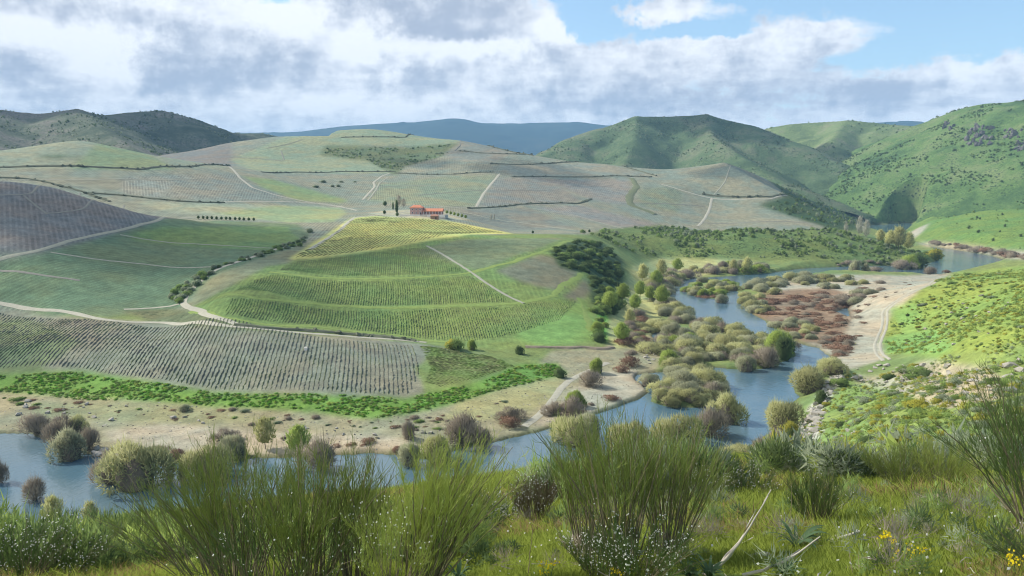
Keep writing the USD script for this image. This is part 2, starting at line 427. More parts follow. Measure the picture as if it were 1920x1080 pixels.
HILLS = {}
HILLS["central"] = ridge_hill([
    crest([(960, 300, 2150, 260), (1020, 291, 2200, 300), (1080, 262, 2300, 360), (1130, 240, 2400, 430), (1195, 219, 2450, 480), (1260, 218, 2480, 480), (1322, 216, 2480, 470), (1400, 233, 2420, 430), (1480, 264, 2350, 360), (1555, 300, 2250, 300), (1640, 345, 2200, 200)]),
    crest([(1322, 217, 2470, 300), (1335, 255, 2250, 260), (1400, 300, 2000, 240), (1470, 345, 1800, 220)]),
    crest([(1195, 220, 2440, 280), (1190, 262, 2200, 250), (1170, 310, 2000, 220)]),
], (-40, 1580, 1250, 2950), 9.0, 21, 0.13)
HILLS["right"] = ridge_hill([
    crest([(1660, 262, 2600, 320), (1740, 236, 2520, 400), (1800, 206, 2400, 480), (1860, 195, 2330, 540), (1925, 188, 2270, 570), (2050, 180, 2200, 600), (2300, 185, 2200, 600)]),
    crest([(1740, 238, 2510, 330), (1690, 285, 2440, 300), (1630, 325, 2380, 260), (1560, 352, 2340, 200)]),
    crest([(1850, 200, 2320, 360), (1838, 262, 2240, 320), (1815, 300, 2200, 280)]),
    crest([(2050, 182, 2180, 380), (2040, 270, 1980, 320), (1990, 345, 1820, 230)]),
], (380, 1200, 2700, 3200), 9.5, 33, 0.12)
HILLS["notch"] = ridge_hill([
    crest([(1440, 240, 3100, 380), (1480, 233, 3050, 420), (1545, 228, 3000, 480), (1600, 226, 2950, 520), (1660, 232, 2900, 500), (1740, 238, 2850, 480), (1850, 240, 2900, 420)]),
    crest([(1585, 228, 2940, 300), (1560, 262, 2650, 280), (1590, 310, 2350, 240)]),
], (700, 2150, 2150, 3600), 12.0, 45, 0.13)
HILLS["left"] = ridge_hill([
    crest([(-300, 200, 2000, 420), (-100, 205, 1950, 430), (0, 207, 1900, 420), (70, 213, 1880, 400), (145, 207, 1850, 400), (190, 216, 1900, 380), (240, 211, 2000, 400), (300, 207, 2050, 420), (345, 218, 2080, 380), (400, 240, 2100, 320), (440, 250, 2150, 300), (490, 250, 2200, 260), (560, 262, 2300, 200)]),
    crest([(145, 208, 1840, 240), (200, 245, 1600, 220), (260, 290, 1400, 180)]),
    crest([(-20, 209, 1880, 260), (-60, 245, 1600, 240), (-40, 275, 1400, 200)]),
], (-2100, 1080, -300, 2750), 9.0, 57, 0.11, 40.0)
HILLS["range"] = ridge_hill([
    crest([(300, 262, 9500, 1500), (420, 249, 9500, 1700), (560, 247, 9300, 1900), (640, 237, 9200, 2000), (700, 232, 9100, 2100), (780, 229, 9000, 2300), (850, 221, 9000, 2400), (900, 231, 9000, 2300), (985, 231, 9100, 2300), (1080, 228, 9200, 2200), (1140, 235, 9300, 2000), (1300, 250, 9500, 1800)]),
    crest([(1500, 245, 9000, 1500), (1640, 230, 8800, 1700), (1700, 226, 8800, 1800), (1760, 236, 8800, 1600), (1900, 250, 9000, 1500)]),
], (-4600, 6300, 6200, 11800), 60.0, 61, 0.03, 0.0)


def hill_height(name, x, y):
    xs, ys, Z = HILLS[name][2]
    x, y = np.broadcast_arrays(np.asarray(x, float), np.asarray(y, float))
    shape, x, y = x.shape, np.atleast_1d(x), np.atleast_1d(y)
    return map_coordinates(Z, [(np.asarray(x) - xs[0]) / (xs[1] - xs[0]), (np.asarray(y) - ys[0]) / (ys[1] - ys[0])], order=1, mode="nearest").reshape(shape)


# ------------------------------------------------------------------ what grows on the land: colours of soil, fields, sand, grass
def tag(prim, label=None, category=None, group=None, kind=None):
    prim = prim.GetPrim() if hasattr(prim, "GetPrim") else prim
    for k, val in (("label", label), ("category", category), ("group", group), ("kind", kind)):
        if val:
            prim.SetCustomDataByKey(k, val)
    return prim


GREY, GREYGREEN, PURPLE, FGREEN = (.235, .25, .19), (.19, .23, .13), (.175, .17, .165), (.125, .18, .10)
SCRUB, DARKSCRUB, BRIGHT, YELLOWG, SAND, PALE = (.12, .165, .055), (.05, .085, .035), (.17, .34, .045), (.32, .37, .10), (.43, .38, .28), (.40, .38, .33)
# name, colour, scrub amount, rows (pixel line along the rows, spacing m, strength) or None, D range, outline in the photograph
ZONES = [
    ("far slopes", GREY, .05, ((800, 350), (795, 375), 2.6, .55), (290, 2400), [(-400, 190), (1300, 200), (1580, 290), (1560, 430), (1130, 440), (960, 438), (560, 482), (360, 585), (-400, 585)]),
    ("behind left hill", (.17, .165, .15), .15, None, (1060, 2400), [(-400, 190), (430, 190), (440, 330), (-400, 330)]),
    ("upper fields", (.22, .255, .165), .05, None, (1100, 1800), [(430, 300), (560, 245), (700, 236), (870, 258), (850, 275), (610, 272), (600, 292), (700, 300), (735, 325), (480, 324)]),
    ("scrub patch", (.12, .15, .075), .7, None, (1150, 1700), [(608, 272), (760, 276), (868, 268), (840, 290), (760, 312), (742, 330), (690, 302), (600, 292)]),
    ("left hill field", (.21, .235, .17), .05, None, (800, 1100), [(-400, 280), (150, 258), (440, 315), (-400, 320)]),
    ("left hill green", (.185, .235, .13), .1, None, (800, 1100), [(190, 262), (280, 290), (330, 318), (130, 318), (160, 290)]),
    ("left hill bush", DARKSCRUB, .8, None, (800, 1100), [(75, 292), (120, 291), (150, 294), (110, 296), (80, 296)]),
    ("purple", PURPLE, .03, ((30, 455), (28, 420), 2.7, .5), (420, 680), [(-400, 330), (60, 335), (110, 348), (210, 378), (335, 409), (230, 436), (80, 472), (-400, 500)]),
    ("plot a", (.235, .245, .20), .03, ((520, 345), (517, 360), 2.6, .6), (700, 1300), [(240, 330), (440, 325), (480, 352), (560, 372), (430, 378), (330, 372), (220, 345)]),
    ("plot b", (.27, .275, .225), .03, ((320, 345), (326, 368), 2.6, .6), (700, 1300), [(225, 338), (330, 335), (300, 372), (230, 364)]),
    ("plot c", (.23, .26, .17), .04, ((800, 350), (812, 375), 2.6, .6), (800, 1300), [(712, 345), (845, 330), (930, 328), (890, 387), (800, 387), (690, 377)]),
    ("plot d", (.225, .225, .19), .03, ((980, 350), (990, 375), 2.6, .6), (800, 1300), [(930, 335), (1010, 330), (1090, 372), (1080, 380), (900, 388)]),
    ("plot e", (.20, .20, .165), .08, None, (900, 1700), [(870, 262), (960, 285), (930, 305), (850, 300), (830, 290)]),
    ("plot f", (.24, .235, .205), .03, ((1150, 340), (1160, 360), 2.6, .6), (900, 1400), [(1000, 336), (1180, 336), (1185, 385), (1110, 375), (1040, 345)]),
    ("plot g", (.22, .225, .18), .05, None, (900, 1600), [(930, 310), (1120, 306), (1230, 330), (1040, 330), (960, 330)]),
    ("plot h", (.25, .24, .21), .04, ((1050, 400), (1075, 420), 2.8, .6), (700, 1200), [(1000, 390), (1090, 385), (1250, 425), (1180, 430), (1100, 412)]),
    ("plot i", (.215, .24, .16), .04, ((1200, 360), (1220, 385), 2.8, .6), (800, 1300), [(1195, 355), (1250, 350), (1330, 372), (1310, 410), (1200, 385)]),
    ("plot j", (.28, .29, .20), .04, None, (650, 1200), [(250, 378), (420, 382), (640, 388), (560, 418), (400, 405), (300, 395)]),
    ("plot k", (.25, .29, .15), .04, None, (650, 1200), [(400, 400), (520, 385), (640, 390), (650, 400), (590, 440), (560, 420)]),
    ("plot l", (.21, .215, .175), .04, ((900, 400), (925, 415), 2.8, .6), (650, 1100), [(860, 393), (990, 390), (1080, 428), (960, 432), (880, 412)]),
    ("strip green", (.20, .255, .115), .15, None, (700, 1300), [(455, 330), (510, 336), (570, 352), (655, 376), (640, 381), (560, 376), (500, 355)]),
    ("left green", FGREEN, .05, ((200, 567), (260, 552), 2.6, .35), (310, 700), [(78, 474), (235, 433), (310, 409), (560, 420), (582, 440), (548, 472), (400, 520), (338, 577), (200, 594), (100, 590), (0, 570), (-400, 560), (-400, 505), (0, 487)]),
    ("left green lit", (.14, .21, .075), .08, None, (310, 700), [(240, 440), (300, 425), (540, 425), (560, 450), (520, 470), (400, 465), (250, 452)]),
    ("track side", (.19, .2, .12), .1, None, (310, 620), [(345, 575), (400, 515), (500, 480), (620, 440), (640, 432), (545, 490), (470, 515), (360, 580)]),
    ("yellow", (.46, .46, .155), .02, None, (440, 760), [(540, 487), (660, 408), (700, 405), (830, 412), (962, 438), (880, 440), (800, 452), (700, 470), (600, 483)]),
    ("house terrace", (.34, .33, .24), .1, None, (660, 800), [(690, 400), (760, 388), (840, 396), (880, 412), (830, 412), (740, 407)]),
    ("central", (.165, .235, .075), .03, ((600, 560), (612, 530), 2.6, .3), (300, 620), [(352, 580), (500, 500), (600, 485), (700, 470), (800, 452), (880, 440), (1085, 443), (1030, 470), (1045, 500), (1105, 515), (1112, 560), (1118, 642), (1000, 650), (930, 656), (800, 641), (650, 622), (500, 611), (400, 592)]),
    ("central grey", (.165, .19, .10), .05, None, (400, 620), [(760, 475), (860, 448), (1060, 446), (1000, 470), (890, 508), (840, 490)]),
    ("central brown", (.165, .165, .11), .03, None, (380, 600), [(925, 508), (1010, 478), (1035, 482), (1085, 512), (1045, 545), (985, 532)]),
    ("central brown low", (.16, .16, .11), .03, None, (340, 600), [(1052, 556), (1100, 522), (1108, 545), (1090, 570)]),
    ("central bright", (.175, .28, .08), .05, None, (300, 620), [(965, 630), (1060, 585), (1090, 555), (1116, 600), (1118, 640), (1000, 648)]),
    ("near vineyard", (.205, .205, .155), .02, None, (230, 420), [(-400, 568), (0, 580), (100, 592), (330, 607), (640, 632), (800, 645), (930, 668), (975, 686), (900, 714), (760, 744), (400, 735), (150, 694), (-400, 702)]),
    ("near vineyard green", (.165, .22, .075), .04, None, (230, 420), [(820, 652), (930, 668), (975, 686), (900, 714), (800, 738), (780, 690)]),
    ("near vineyard left", (.16, .20, .10), .04, None, (230, 420), [(-400, 600), (60, 600), (150, 640), (60, 700), (-400, 700)]),
    ("rough corner", (.13, .145, .075), .5, None, (290, 420), [(230, 583), (340, 578), (440, 607), (560, 620), (400, 612), (280, 601)]),
    ("flats", (.26, .245, .16), .35, None, (150, 420), [(-400, 722), (0, 734), (250, 750), (500, 768), (700, 785), (850, 757), (960, 722), (1040, 655), (1135, 652), (1190, 600), (1260, 640), (1230, 700), (1220, 735), (1040, 802), (930, 832), (700, 856), (300, 862), (170, 855), (0, 815), (-400, 805)]),
    ("flats sand", (.345, .31, .235), .1, None, (150, 420), [(200, 808), (330, 795), (500, 812), (700, 815), (800, 828), (760, 850), (600, 855), (400, 850), (230, 845)]),
    ("flats green", (.235, .24, .135), .1, None, (150, 420), [(60, 755), (250, 755), (450, 775), (520, 790), (380, 795), (200, 790), (60, 780)]),
    ("flats green right", (.28, .285, .15), .08, None, (150, 420), [(860, 757), (980, 722), (1055, 700), (1050, 730), (1000, 770), (900, 790), (820, 790)]),
    ("sand middle", (.35, .315, .24), .05, None, (150, 420), [(1000, 800), (1060, 740), (1120, 700), (1190, 690), (1225, 735), (1120, 776)]),
    ("green bank", (.13, .24, .05), .35, None, (200, 420), [(-400, 700), (0, 703), (150, 695), (400, 736), (760, 746), (900, 716), (975, 684), (1040, 680), (1062, 700), (1000, 716), (950, 727), (850, 757), (770, 775), (700, 786), (600, 771), (400, 763), (250, 751), (0, 735), (-400, 730)]),
    ("meadow", (.33, .35, .16), .1, None, (330, 900), [(1150, 655), (1135, 610), (1160, 560), (1185, 500), (1240, 484), (1400, 488), (1440, 500), (1300, 520), (1250, 548), (1240, 600), (1200, 650)]),
    ("green lane", (.14, .34, .06), .05, None, (300, 600), [(1122, 640), (1118, 590), (1130, 545), (1142, 560), (1136, 600), (1140, 640)]),
    ("gully", DARKSCRUB, .9, None, (420, 760), [(1030, 470), (1085, 446), (1130, 455), (1170, 490), (1165, 530), (1130, 560), (1112, 580), (1104, 515), (1045, 500)]),
    ("scrub ridge", SCRUB, .9, None, (680, 960), [(1085, 446), (1130, 430), (1260, 420), (1420, 415), (1560, 425), (1660, 440), (1740, 470), (1770, 490), (1700, 492), (1400, 486), (1240, 482), (1160, 490)]),
    ("cone field", (.21, .22, .165), .03, None, (1000, 1420), [(1280, 345), (1388, 310), (1410, 312), (1475, 366), (1440, 374), (1540, 424), (1500, 432), (1270, 430)]),
    ("cone scrub", DARKSCRUB, .8, None, (1000, 1900), [(1380, 303), (1400, 298), (1500, 332), (1600, 362), (1720, 400), (1620, 432), (1560, 432), (1540, 424), (1420, 385), (1475, 366), (1410, 313)]),
    ("far bank", (.13, .21, .055), .6, None, (780, 2400), [(1690, 440), (1720, 415), (1760, 402), (1840, 388), (2400, 385), (2400, 500), (1800, 462), (1735, 456)]),
    ("far bank shore", (.36, .32, .25), .2, None, (700, 1700), [(1700, 440), (1720, 428), (1740, 420), (1735, 430), (1710, 452), (1800, 458), (1880, 470), (2400, 480), (2400, 500), (1890, 486), (1800, 472), (1735, 462)]),
    ("right sand", (.36, .325, .25), .05, None, (250, 760), [(1440, 530), (1560, 515), (1700, 516), (1785, 513), (1730, 542), (1672, 590), (1652, 650), (1662, 672), (1590, 694), (1555, 674), (1500, 640), (1470, 600), (1430, 570)]),
    ("brown scrub floor", (.22, .16, .11), .5, None, (280, 620), [(1400, 560), (1440, 545), (1560, 540), (1600, 560), (1600, 600), (1570, 650), (1500, 640), (1460, 610), (1410, 590)]),
    ("right grass", (.21, .28, .065), .45, None, (215, 800), [(1790, 512), (1900, 500), (2400, 480), (2400, 640), (1920, 650), (1780, 668), (1665, 664), (1650, 640), (1672, 590), (1730, 542)]),
    ("right bright", (.19, .31, .085), .1, None, (240, 800), [(1670, 580), (1720, 565), (1730, 600), (1780, 640), (1790, 660), (1665, 664), (1655, 640), (1690, 620)]),
    ("spur", (.19, .255, .075), .45, None, (20, 300), [(1330, 890), (1400, 845), (1490, 780), (1540, 735), (1580, 692), (1640, 682), (1760, 668), (1920, 640), (2400, 620), (2400, 880), (1400, 900)]),
    ("spur stones", (.34, .31, .22), .35, None, (90, 300), [(1600, 690), (1740, 676), (1860, 690), (1890, 740), (1780, 770), (1700, 740), (1600, 715)]),
    ("cliff", (.46, .42, .36), .1, None, (140, 300), [(1490, 800), (1530, 745), (1560, 708), (1580, 712), (1545, 760), (1540, 800), (1500, 850), (1478, 850)]),
]
U_, V_ = pixel(np.stack([XG, YG, Zg], -1))
tint = np.empty((*Zg.shape, 3))
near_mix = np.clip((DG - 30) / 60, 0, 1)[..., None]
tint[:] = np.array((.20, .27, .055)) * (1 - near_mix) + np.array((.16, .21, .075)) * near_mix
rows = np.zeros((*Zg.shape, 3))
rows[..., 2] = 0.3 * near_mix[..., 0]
# outlines wander a little, as field edges do
wu = (meshkit.fbm(P3 / 16.0, 4, 12) - 0.5) * 6000 / np.maximum(DG, 60)
wv_ = (meshkit.fbm(P3 / 16.0, 4, 13) - 0.5) * 1500 / np.maximum(DG, 60)
wander = {"yellow", "central", "purple", "far slopes", "left green"}
for zname, colour, scrub, rw, (d0, d1), outline in ZONES:
    poly = Polygon(outline).buffer(0)
    shapely.prepare(poly)
    k = 0.25 if zname in wander else 1.0
    sel = (DG >= d0) & (DG <= d1) & (U_ > poly.bounds[0] - 40) & (U_ < poly.bounds[2] + 40) & (V_ > poly.bounds[1] - 30) & (V_ < poly.bounds[3] + 30)
    i, j = np.nonzero(sel)
    inside = shapely.contains_xy(poly, U_[i, j] + k * wu[i, j], V_[i, j] + k * wv_[i, j])
    i, j = i[inside], j[inside]
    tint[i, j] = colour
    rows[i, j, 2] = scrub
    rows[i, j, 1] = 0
    if rw:
        a, b = place(*rw[0]), place(*rw[1])
        dirn = (b - a)[:2] / np.hypot(*(b - a)[:2])
        rows[i, j, 0] = (XG[i, j] * -dirn[1] + YG[i, j] * dirn[0]) / rw[2]
        rows[i, j, 1] = rw[3]
for c_ in range(3):
    tint[..., c_] = gaussian_filter(tint[..., c_], (1.6, 1.3))
rows[..., 2] = gaussian_filter(rows[..., 2], (1.6, 1.3))
# wet margins
shore = np.exp(-np.maximum(WD, 0) / 1.5)[..., None] * (DG > 100)[..., None] * (WD < 30)[..., None]
tint = tint * (1 - 0.45 * shore)
tint[(WD < 0) & (DG > 100)] = (.10, .11, .06)
rows[(WD < 2) & (DG > 100), 2] = 0


def ground_material():
    g = Graph()
    p = g.position()
    c = g.attr("tint")
    r = g.add("separate_xyz", "x", vector=g.attr("rows", "vector")).split(".")[0]
    n1, n2, n3, n4 = g.noise(1 / 45.0, p, 4, .6), g.noise(1 / 6.0, p, 5, .65), g.noise(1.1, p, 4, .7), g.noise(9.0, p, 3, .6)
    warm = g.mix(g.smooth(n1, .35, .65), (1.12, 1.02, .9), (.86, .98, 1.0))
    c1 = g.mix(1.0, c, warm, "multiply")
    val = g.math("multiply_add", n2, 1.3, .35)
    val = g.math("multiply", val, g.math("multiply_add", n3, 1.1, .45))
    val = g.math("multiply", val, g.math("multiply_add", n4, .5, .75))
    c2 = g.mix(1.0, c1, g.add("combine_xyz", "vector", x=val, y=val, z=val), "multiply")
    # rows of vines too far off to stand singly: darker wood, grassy alleys, broken up along the row
    t = g.math("absolute", g.math("subtract", g.math("fraction", f"{r}.x"), .5))
    line = g.smooth(t, .12, .32)
    broken = g.smooth(g.noise(1 / 9.0, p, 4, .7), .35, .62)
    amt = g.math("multiply", g.math("multiply", line, f"{r}.y"), g.math("multiply_add", broken, .75, .25))
    c3 = g.mix(amt, c2, g.mix(1.0, c2, (.42, .40, .42), "multiply"))
    # low scrub
    vor = g.add("voronoi_texture", "distance", vector=g.add("mapping", "vector", vector=p, scale=(1, 1, .4)), scale=.30, randomness=1.0, feature="f1")
    clump = g.math("multiply", g.smooth(vor, .42, .12), g.smooth(g.noise(1 / 24.0, p, 4, .65), .40, .60))
    sc = g.math("multiply", clump, g.smooth(f"{r}.z", .1, .8))
    c4 = g.mix(sc, c3, (.035, .06, .022))
    h = g.math("add", g.math("multiply", n3, .35), g.math("multiply", sc, 1.2))
    bump = g.add("bump", "normal", height=h, strength=.6, distance=.8)
    s = g.add("principled_bsdf", "BSDF", base_color=c4, roughness=.95, specular_ior_level=.15, normal=bump)
    return g.done("ground_cover", surface=s)


def primvar(mesh, name, data, kind="vector"):
    T = Sdf.ValueTypeNames
    UsdGeom.PrimvarsAPI(mesh).CreatePrimvar(name, T.Color3fArray if kind == "color" else T.Vector3fArray if kind == "vector" else T.FloatArray, "vertex").Set(
        Vt.Vec3fArray.FromNumpy(np.ascontiguousarray(data, np.float32)) if kind != "float" else Vt.FloatArray.FromNumpy(np.ascontiguousarray(data, np.float32)))


na, ns = Zg.shape
_i = np.arange(na * ns).reshape(na, ns)
quads = np.stack([_i[:-1, :-1], _i[1:, :-1], _i[1:, 1:], _i[:-1, 1:]], -1).reshape(-1, 4)
ground = usdkit.mesh(stage, "/World/ground", (np.stack([XG, YG, Zg], -1).reshape(-1, 3), quads), ground_material(), smooth=True)
primvar(ground, "tint", tint.reshape(-1, 3), "color")
primvar(ground, "rows", rows.reshape(-1, 3), "vector")
tag(ground, "valley ground of vineyards, sandy flats and grassy slopes", "ground", kind="structure")

# water: one level sheet that the land rises out of
def water_material():
    g = Graph()
    p = g.position()
    m = g.add("mapping", "vector", vector=p, rotation=(0, 0, .5), scale=(1.0, .45, 1.0))
    n = g.math("add", g.noise(.9, m, 4, .6), g.math("multiply", g.noise(.12, m, 3, .5), .6))
    b = g.add("bump", "normal", height=n, strength=.32, distance=.5)
    deep = g.mix(g.smooth(g.noise(.03, p, 3, .5), .35, .65), (.07, .135, .175), (.095, .15, .175))
    s = g.add("principled_bsdf", "BSDF", base_color=deep, roughness=.06, ior=1.42, specular_ior_level=.5, normal=b)
    return g.done("river_water", surface=s)


wx, wy = np.meshgrid(np.linspace(-420, 1250, 30), np.linspace(60, 1960, 34), indexing="ij")
_w = np.arange(wx.size).reshape(wx.shape)
river = usdkit.mesh(stage, "/World/river", (np.stack([wx, wy, np.zeros_like(wx)], -1).reshape(-1, 3), np.stack([_w[:-1, :-1], _w[1:, :-1], _w[1:, 1:], _w[:-1, 1:]], -1).reshape(-1, 4)), water_material(), smooth=True)
tag(river, "blue river winding through the valley between willow islands", "river", kind="structure")


def hill_material(name, dark, mid, pale, spots, scale=1.0):
    g = Graph()
    p = g.position()
    n1, n2, n3 = g.noise(1 / (160.0 * scale), p, 5, .6), g.noise(1 / (30.0 * scale), p, 5, .65), g.noise(1 / 5.0 / scale, p, 4, .65)
    mixv = g.math("add", g.math("multiply", n1, .6), g.math("multiply", n2, .4))
    c = g.ramp(g.smooth(mixv, .34, .66), [(0, dark), (.5, mid), (1, pale)])
    val = g.math("multiply_add", n3, .8, .6)
    c = g.mix(1.0, c, g.add("combine_xyz", "vector", x=val, y=val, z=val), "multiply")
    vor = g.add("voronoi_texture", "distance", vector=p, scale=.16 / scale, randomness=1.0, feature="f1")
    sc = g.math("multiply", g.smooth(vor, .45, .15), g.smooth(g.noise(1 / (60.0 * scale), p, 4, .65), .42, .58))
    c = g.mix(g.math("multiply", sc, spots), c, (.03, .055, .028))
    b = g.add("bump", "normal", height=g.math("add", n3, g.math("multiply", sc, 1.0)), strength=.6, distance=1.5 * scale)
    return g.done(name, surface=g.add("principled_bsdf", "BSDF", base_color=c, roughness=.95, specular_ior_level=.1, normal=b))


for hname, prim_name, lab, mat in [
    ("central", "round_hill", "round dark green scrub hill rising behind the middle vineyards", hill_material("hill_scrub", (.055, .09, .045), (.09, .135, .065), (.15, .165, .10), .8)),
    ("right", "rocky_hill", "steep green hill with rock outcrops at the right edge", hill_material("hill_green", (.05, .095, .035), (.095, .16, .05), (.15, .19, .08), .9)),
    ("notch", "distant_hill", "low green hill in the notch between two larger hills", hill_material("hill_notch", (.09, .13, .055), (.14, .19, .075), (.20, .21, .12), .6)),
    ("left", "shaded_hill", "dark scrub and purple field hills along the left skyline", hill_material("hill_purple", (.045, .07, .045), (.11, .13, .09), (.19, .175, .15), .7)),
    ("range", "mountain_range", "hazy blue mountain range far behind the valley", hill_material("range_forest", (.02, .045, .045), (.028, .055, .05), (.05, .07, .06), .2, 6.0)),
]:
    hv, hq, _ = HILLS[hname]
    tag(usdkit.mesh(stage, "/World/" + prim_name, (hv, hq), mat, smooth=True), lab, "hill", kind="structure")


# ------------------------------------------------------------------ dirt tracks, terrace banks
def simple(name, colour, rough=.95, var=.5, scale=.6, bump=.3, spec=.15):
    g = Graph()
    p = g.position()
    n = g.math("add", g.math("multiply", g.noise(scale, p, 5, .65), .6), g.math("multiply", g.noise(scale * 7, p, 3, .6), .4))
    v = g.math("multiply_add", n, 2 * var, 1 - var)
    c = g.mix(1.0, colour, g.add("combine_xyz", "vector", x=v, y=v, z=v), "multiply")
    b = g.add("bump", "normal", height=n, strength=bump, distance=.3 / scale)
    return g.done(name, surface=g.add("principled_bsdf", "BSDF", base_color=c, roughness=rough, specular_ior_level=spec, normal=b))


M_TRACK = simple("pale_dirt", (.37, .355, .28))
M_TRACK_GREY = simple("grey_dirt", (.30, .30, .23))
M_TRACK_FAINT = simple("faint_dirt", (.215, .21, .175))
M_GRASSY = simple("bright_grass_strip", (.20, .27, .075), scale=.4)
M_BANK = simple("dark_bank", (.12, .13, .085), scale=.5, var=.7)
M_DITCH = simple("gully_bank", (.14, .16, .09), scale=.5, var=.7)


def ribbon(line, width, lift, ragged=0.25, crown=0.0, seed=0):
    n = len(line)
    t = np.gradient(line[:, :2], axis=0)
    t /= np.linalg.norm(t, axis=1, keepdims=True) + 1e-9
    nrm = np.column_stack([-t[:, 1], t[:, 0]])
    k = np.array([-.5, -.22, .22, .5])
    w = width * (1 + ragged * (meshkit.fbm(np.column_stack([line[:, :2] / (width * 1.6), np.full(n, seed)]), 3, 3) - .5) * 2)
    w2 = width * (1 + ragged * (meshkit.fbm(np.column_stack([line[:, :2] / (width * 1.6), np.full(n, seed + 5)]), 3, 4) - .5) * 2)
    V = []
    for c in k:
        q = line[:, :2] + nrm * (c * np.where(c < 0, w, w2))[:, None]
        V.append(np.column_stack([q, height(q[:, 0], q[:, 1]) + lift * (0.3 if abs(c) > .4 else 1.0)]))
    V[1][:, 2] += crown
    V[2][:, 2] += crown
    V = np.stack(V, 1)
    i = np.arange(n * 4).reshape(n, 4)
    return V.reshape(-1, 3), np.stack([i[:-1, :-1], i[1:, :-1], i[1:, 1:], i[:-1, 1:]], -1).reshape(-1, 4)


counts = {}


def numbered(name):
    k = counts.get(name, -1) + 1
    counts[name] = k
    return name if k == 0 else f"{name}_{k:03d}"


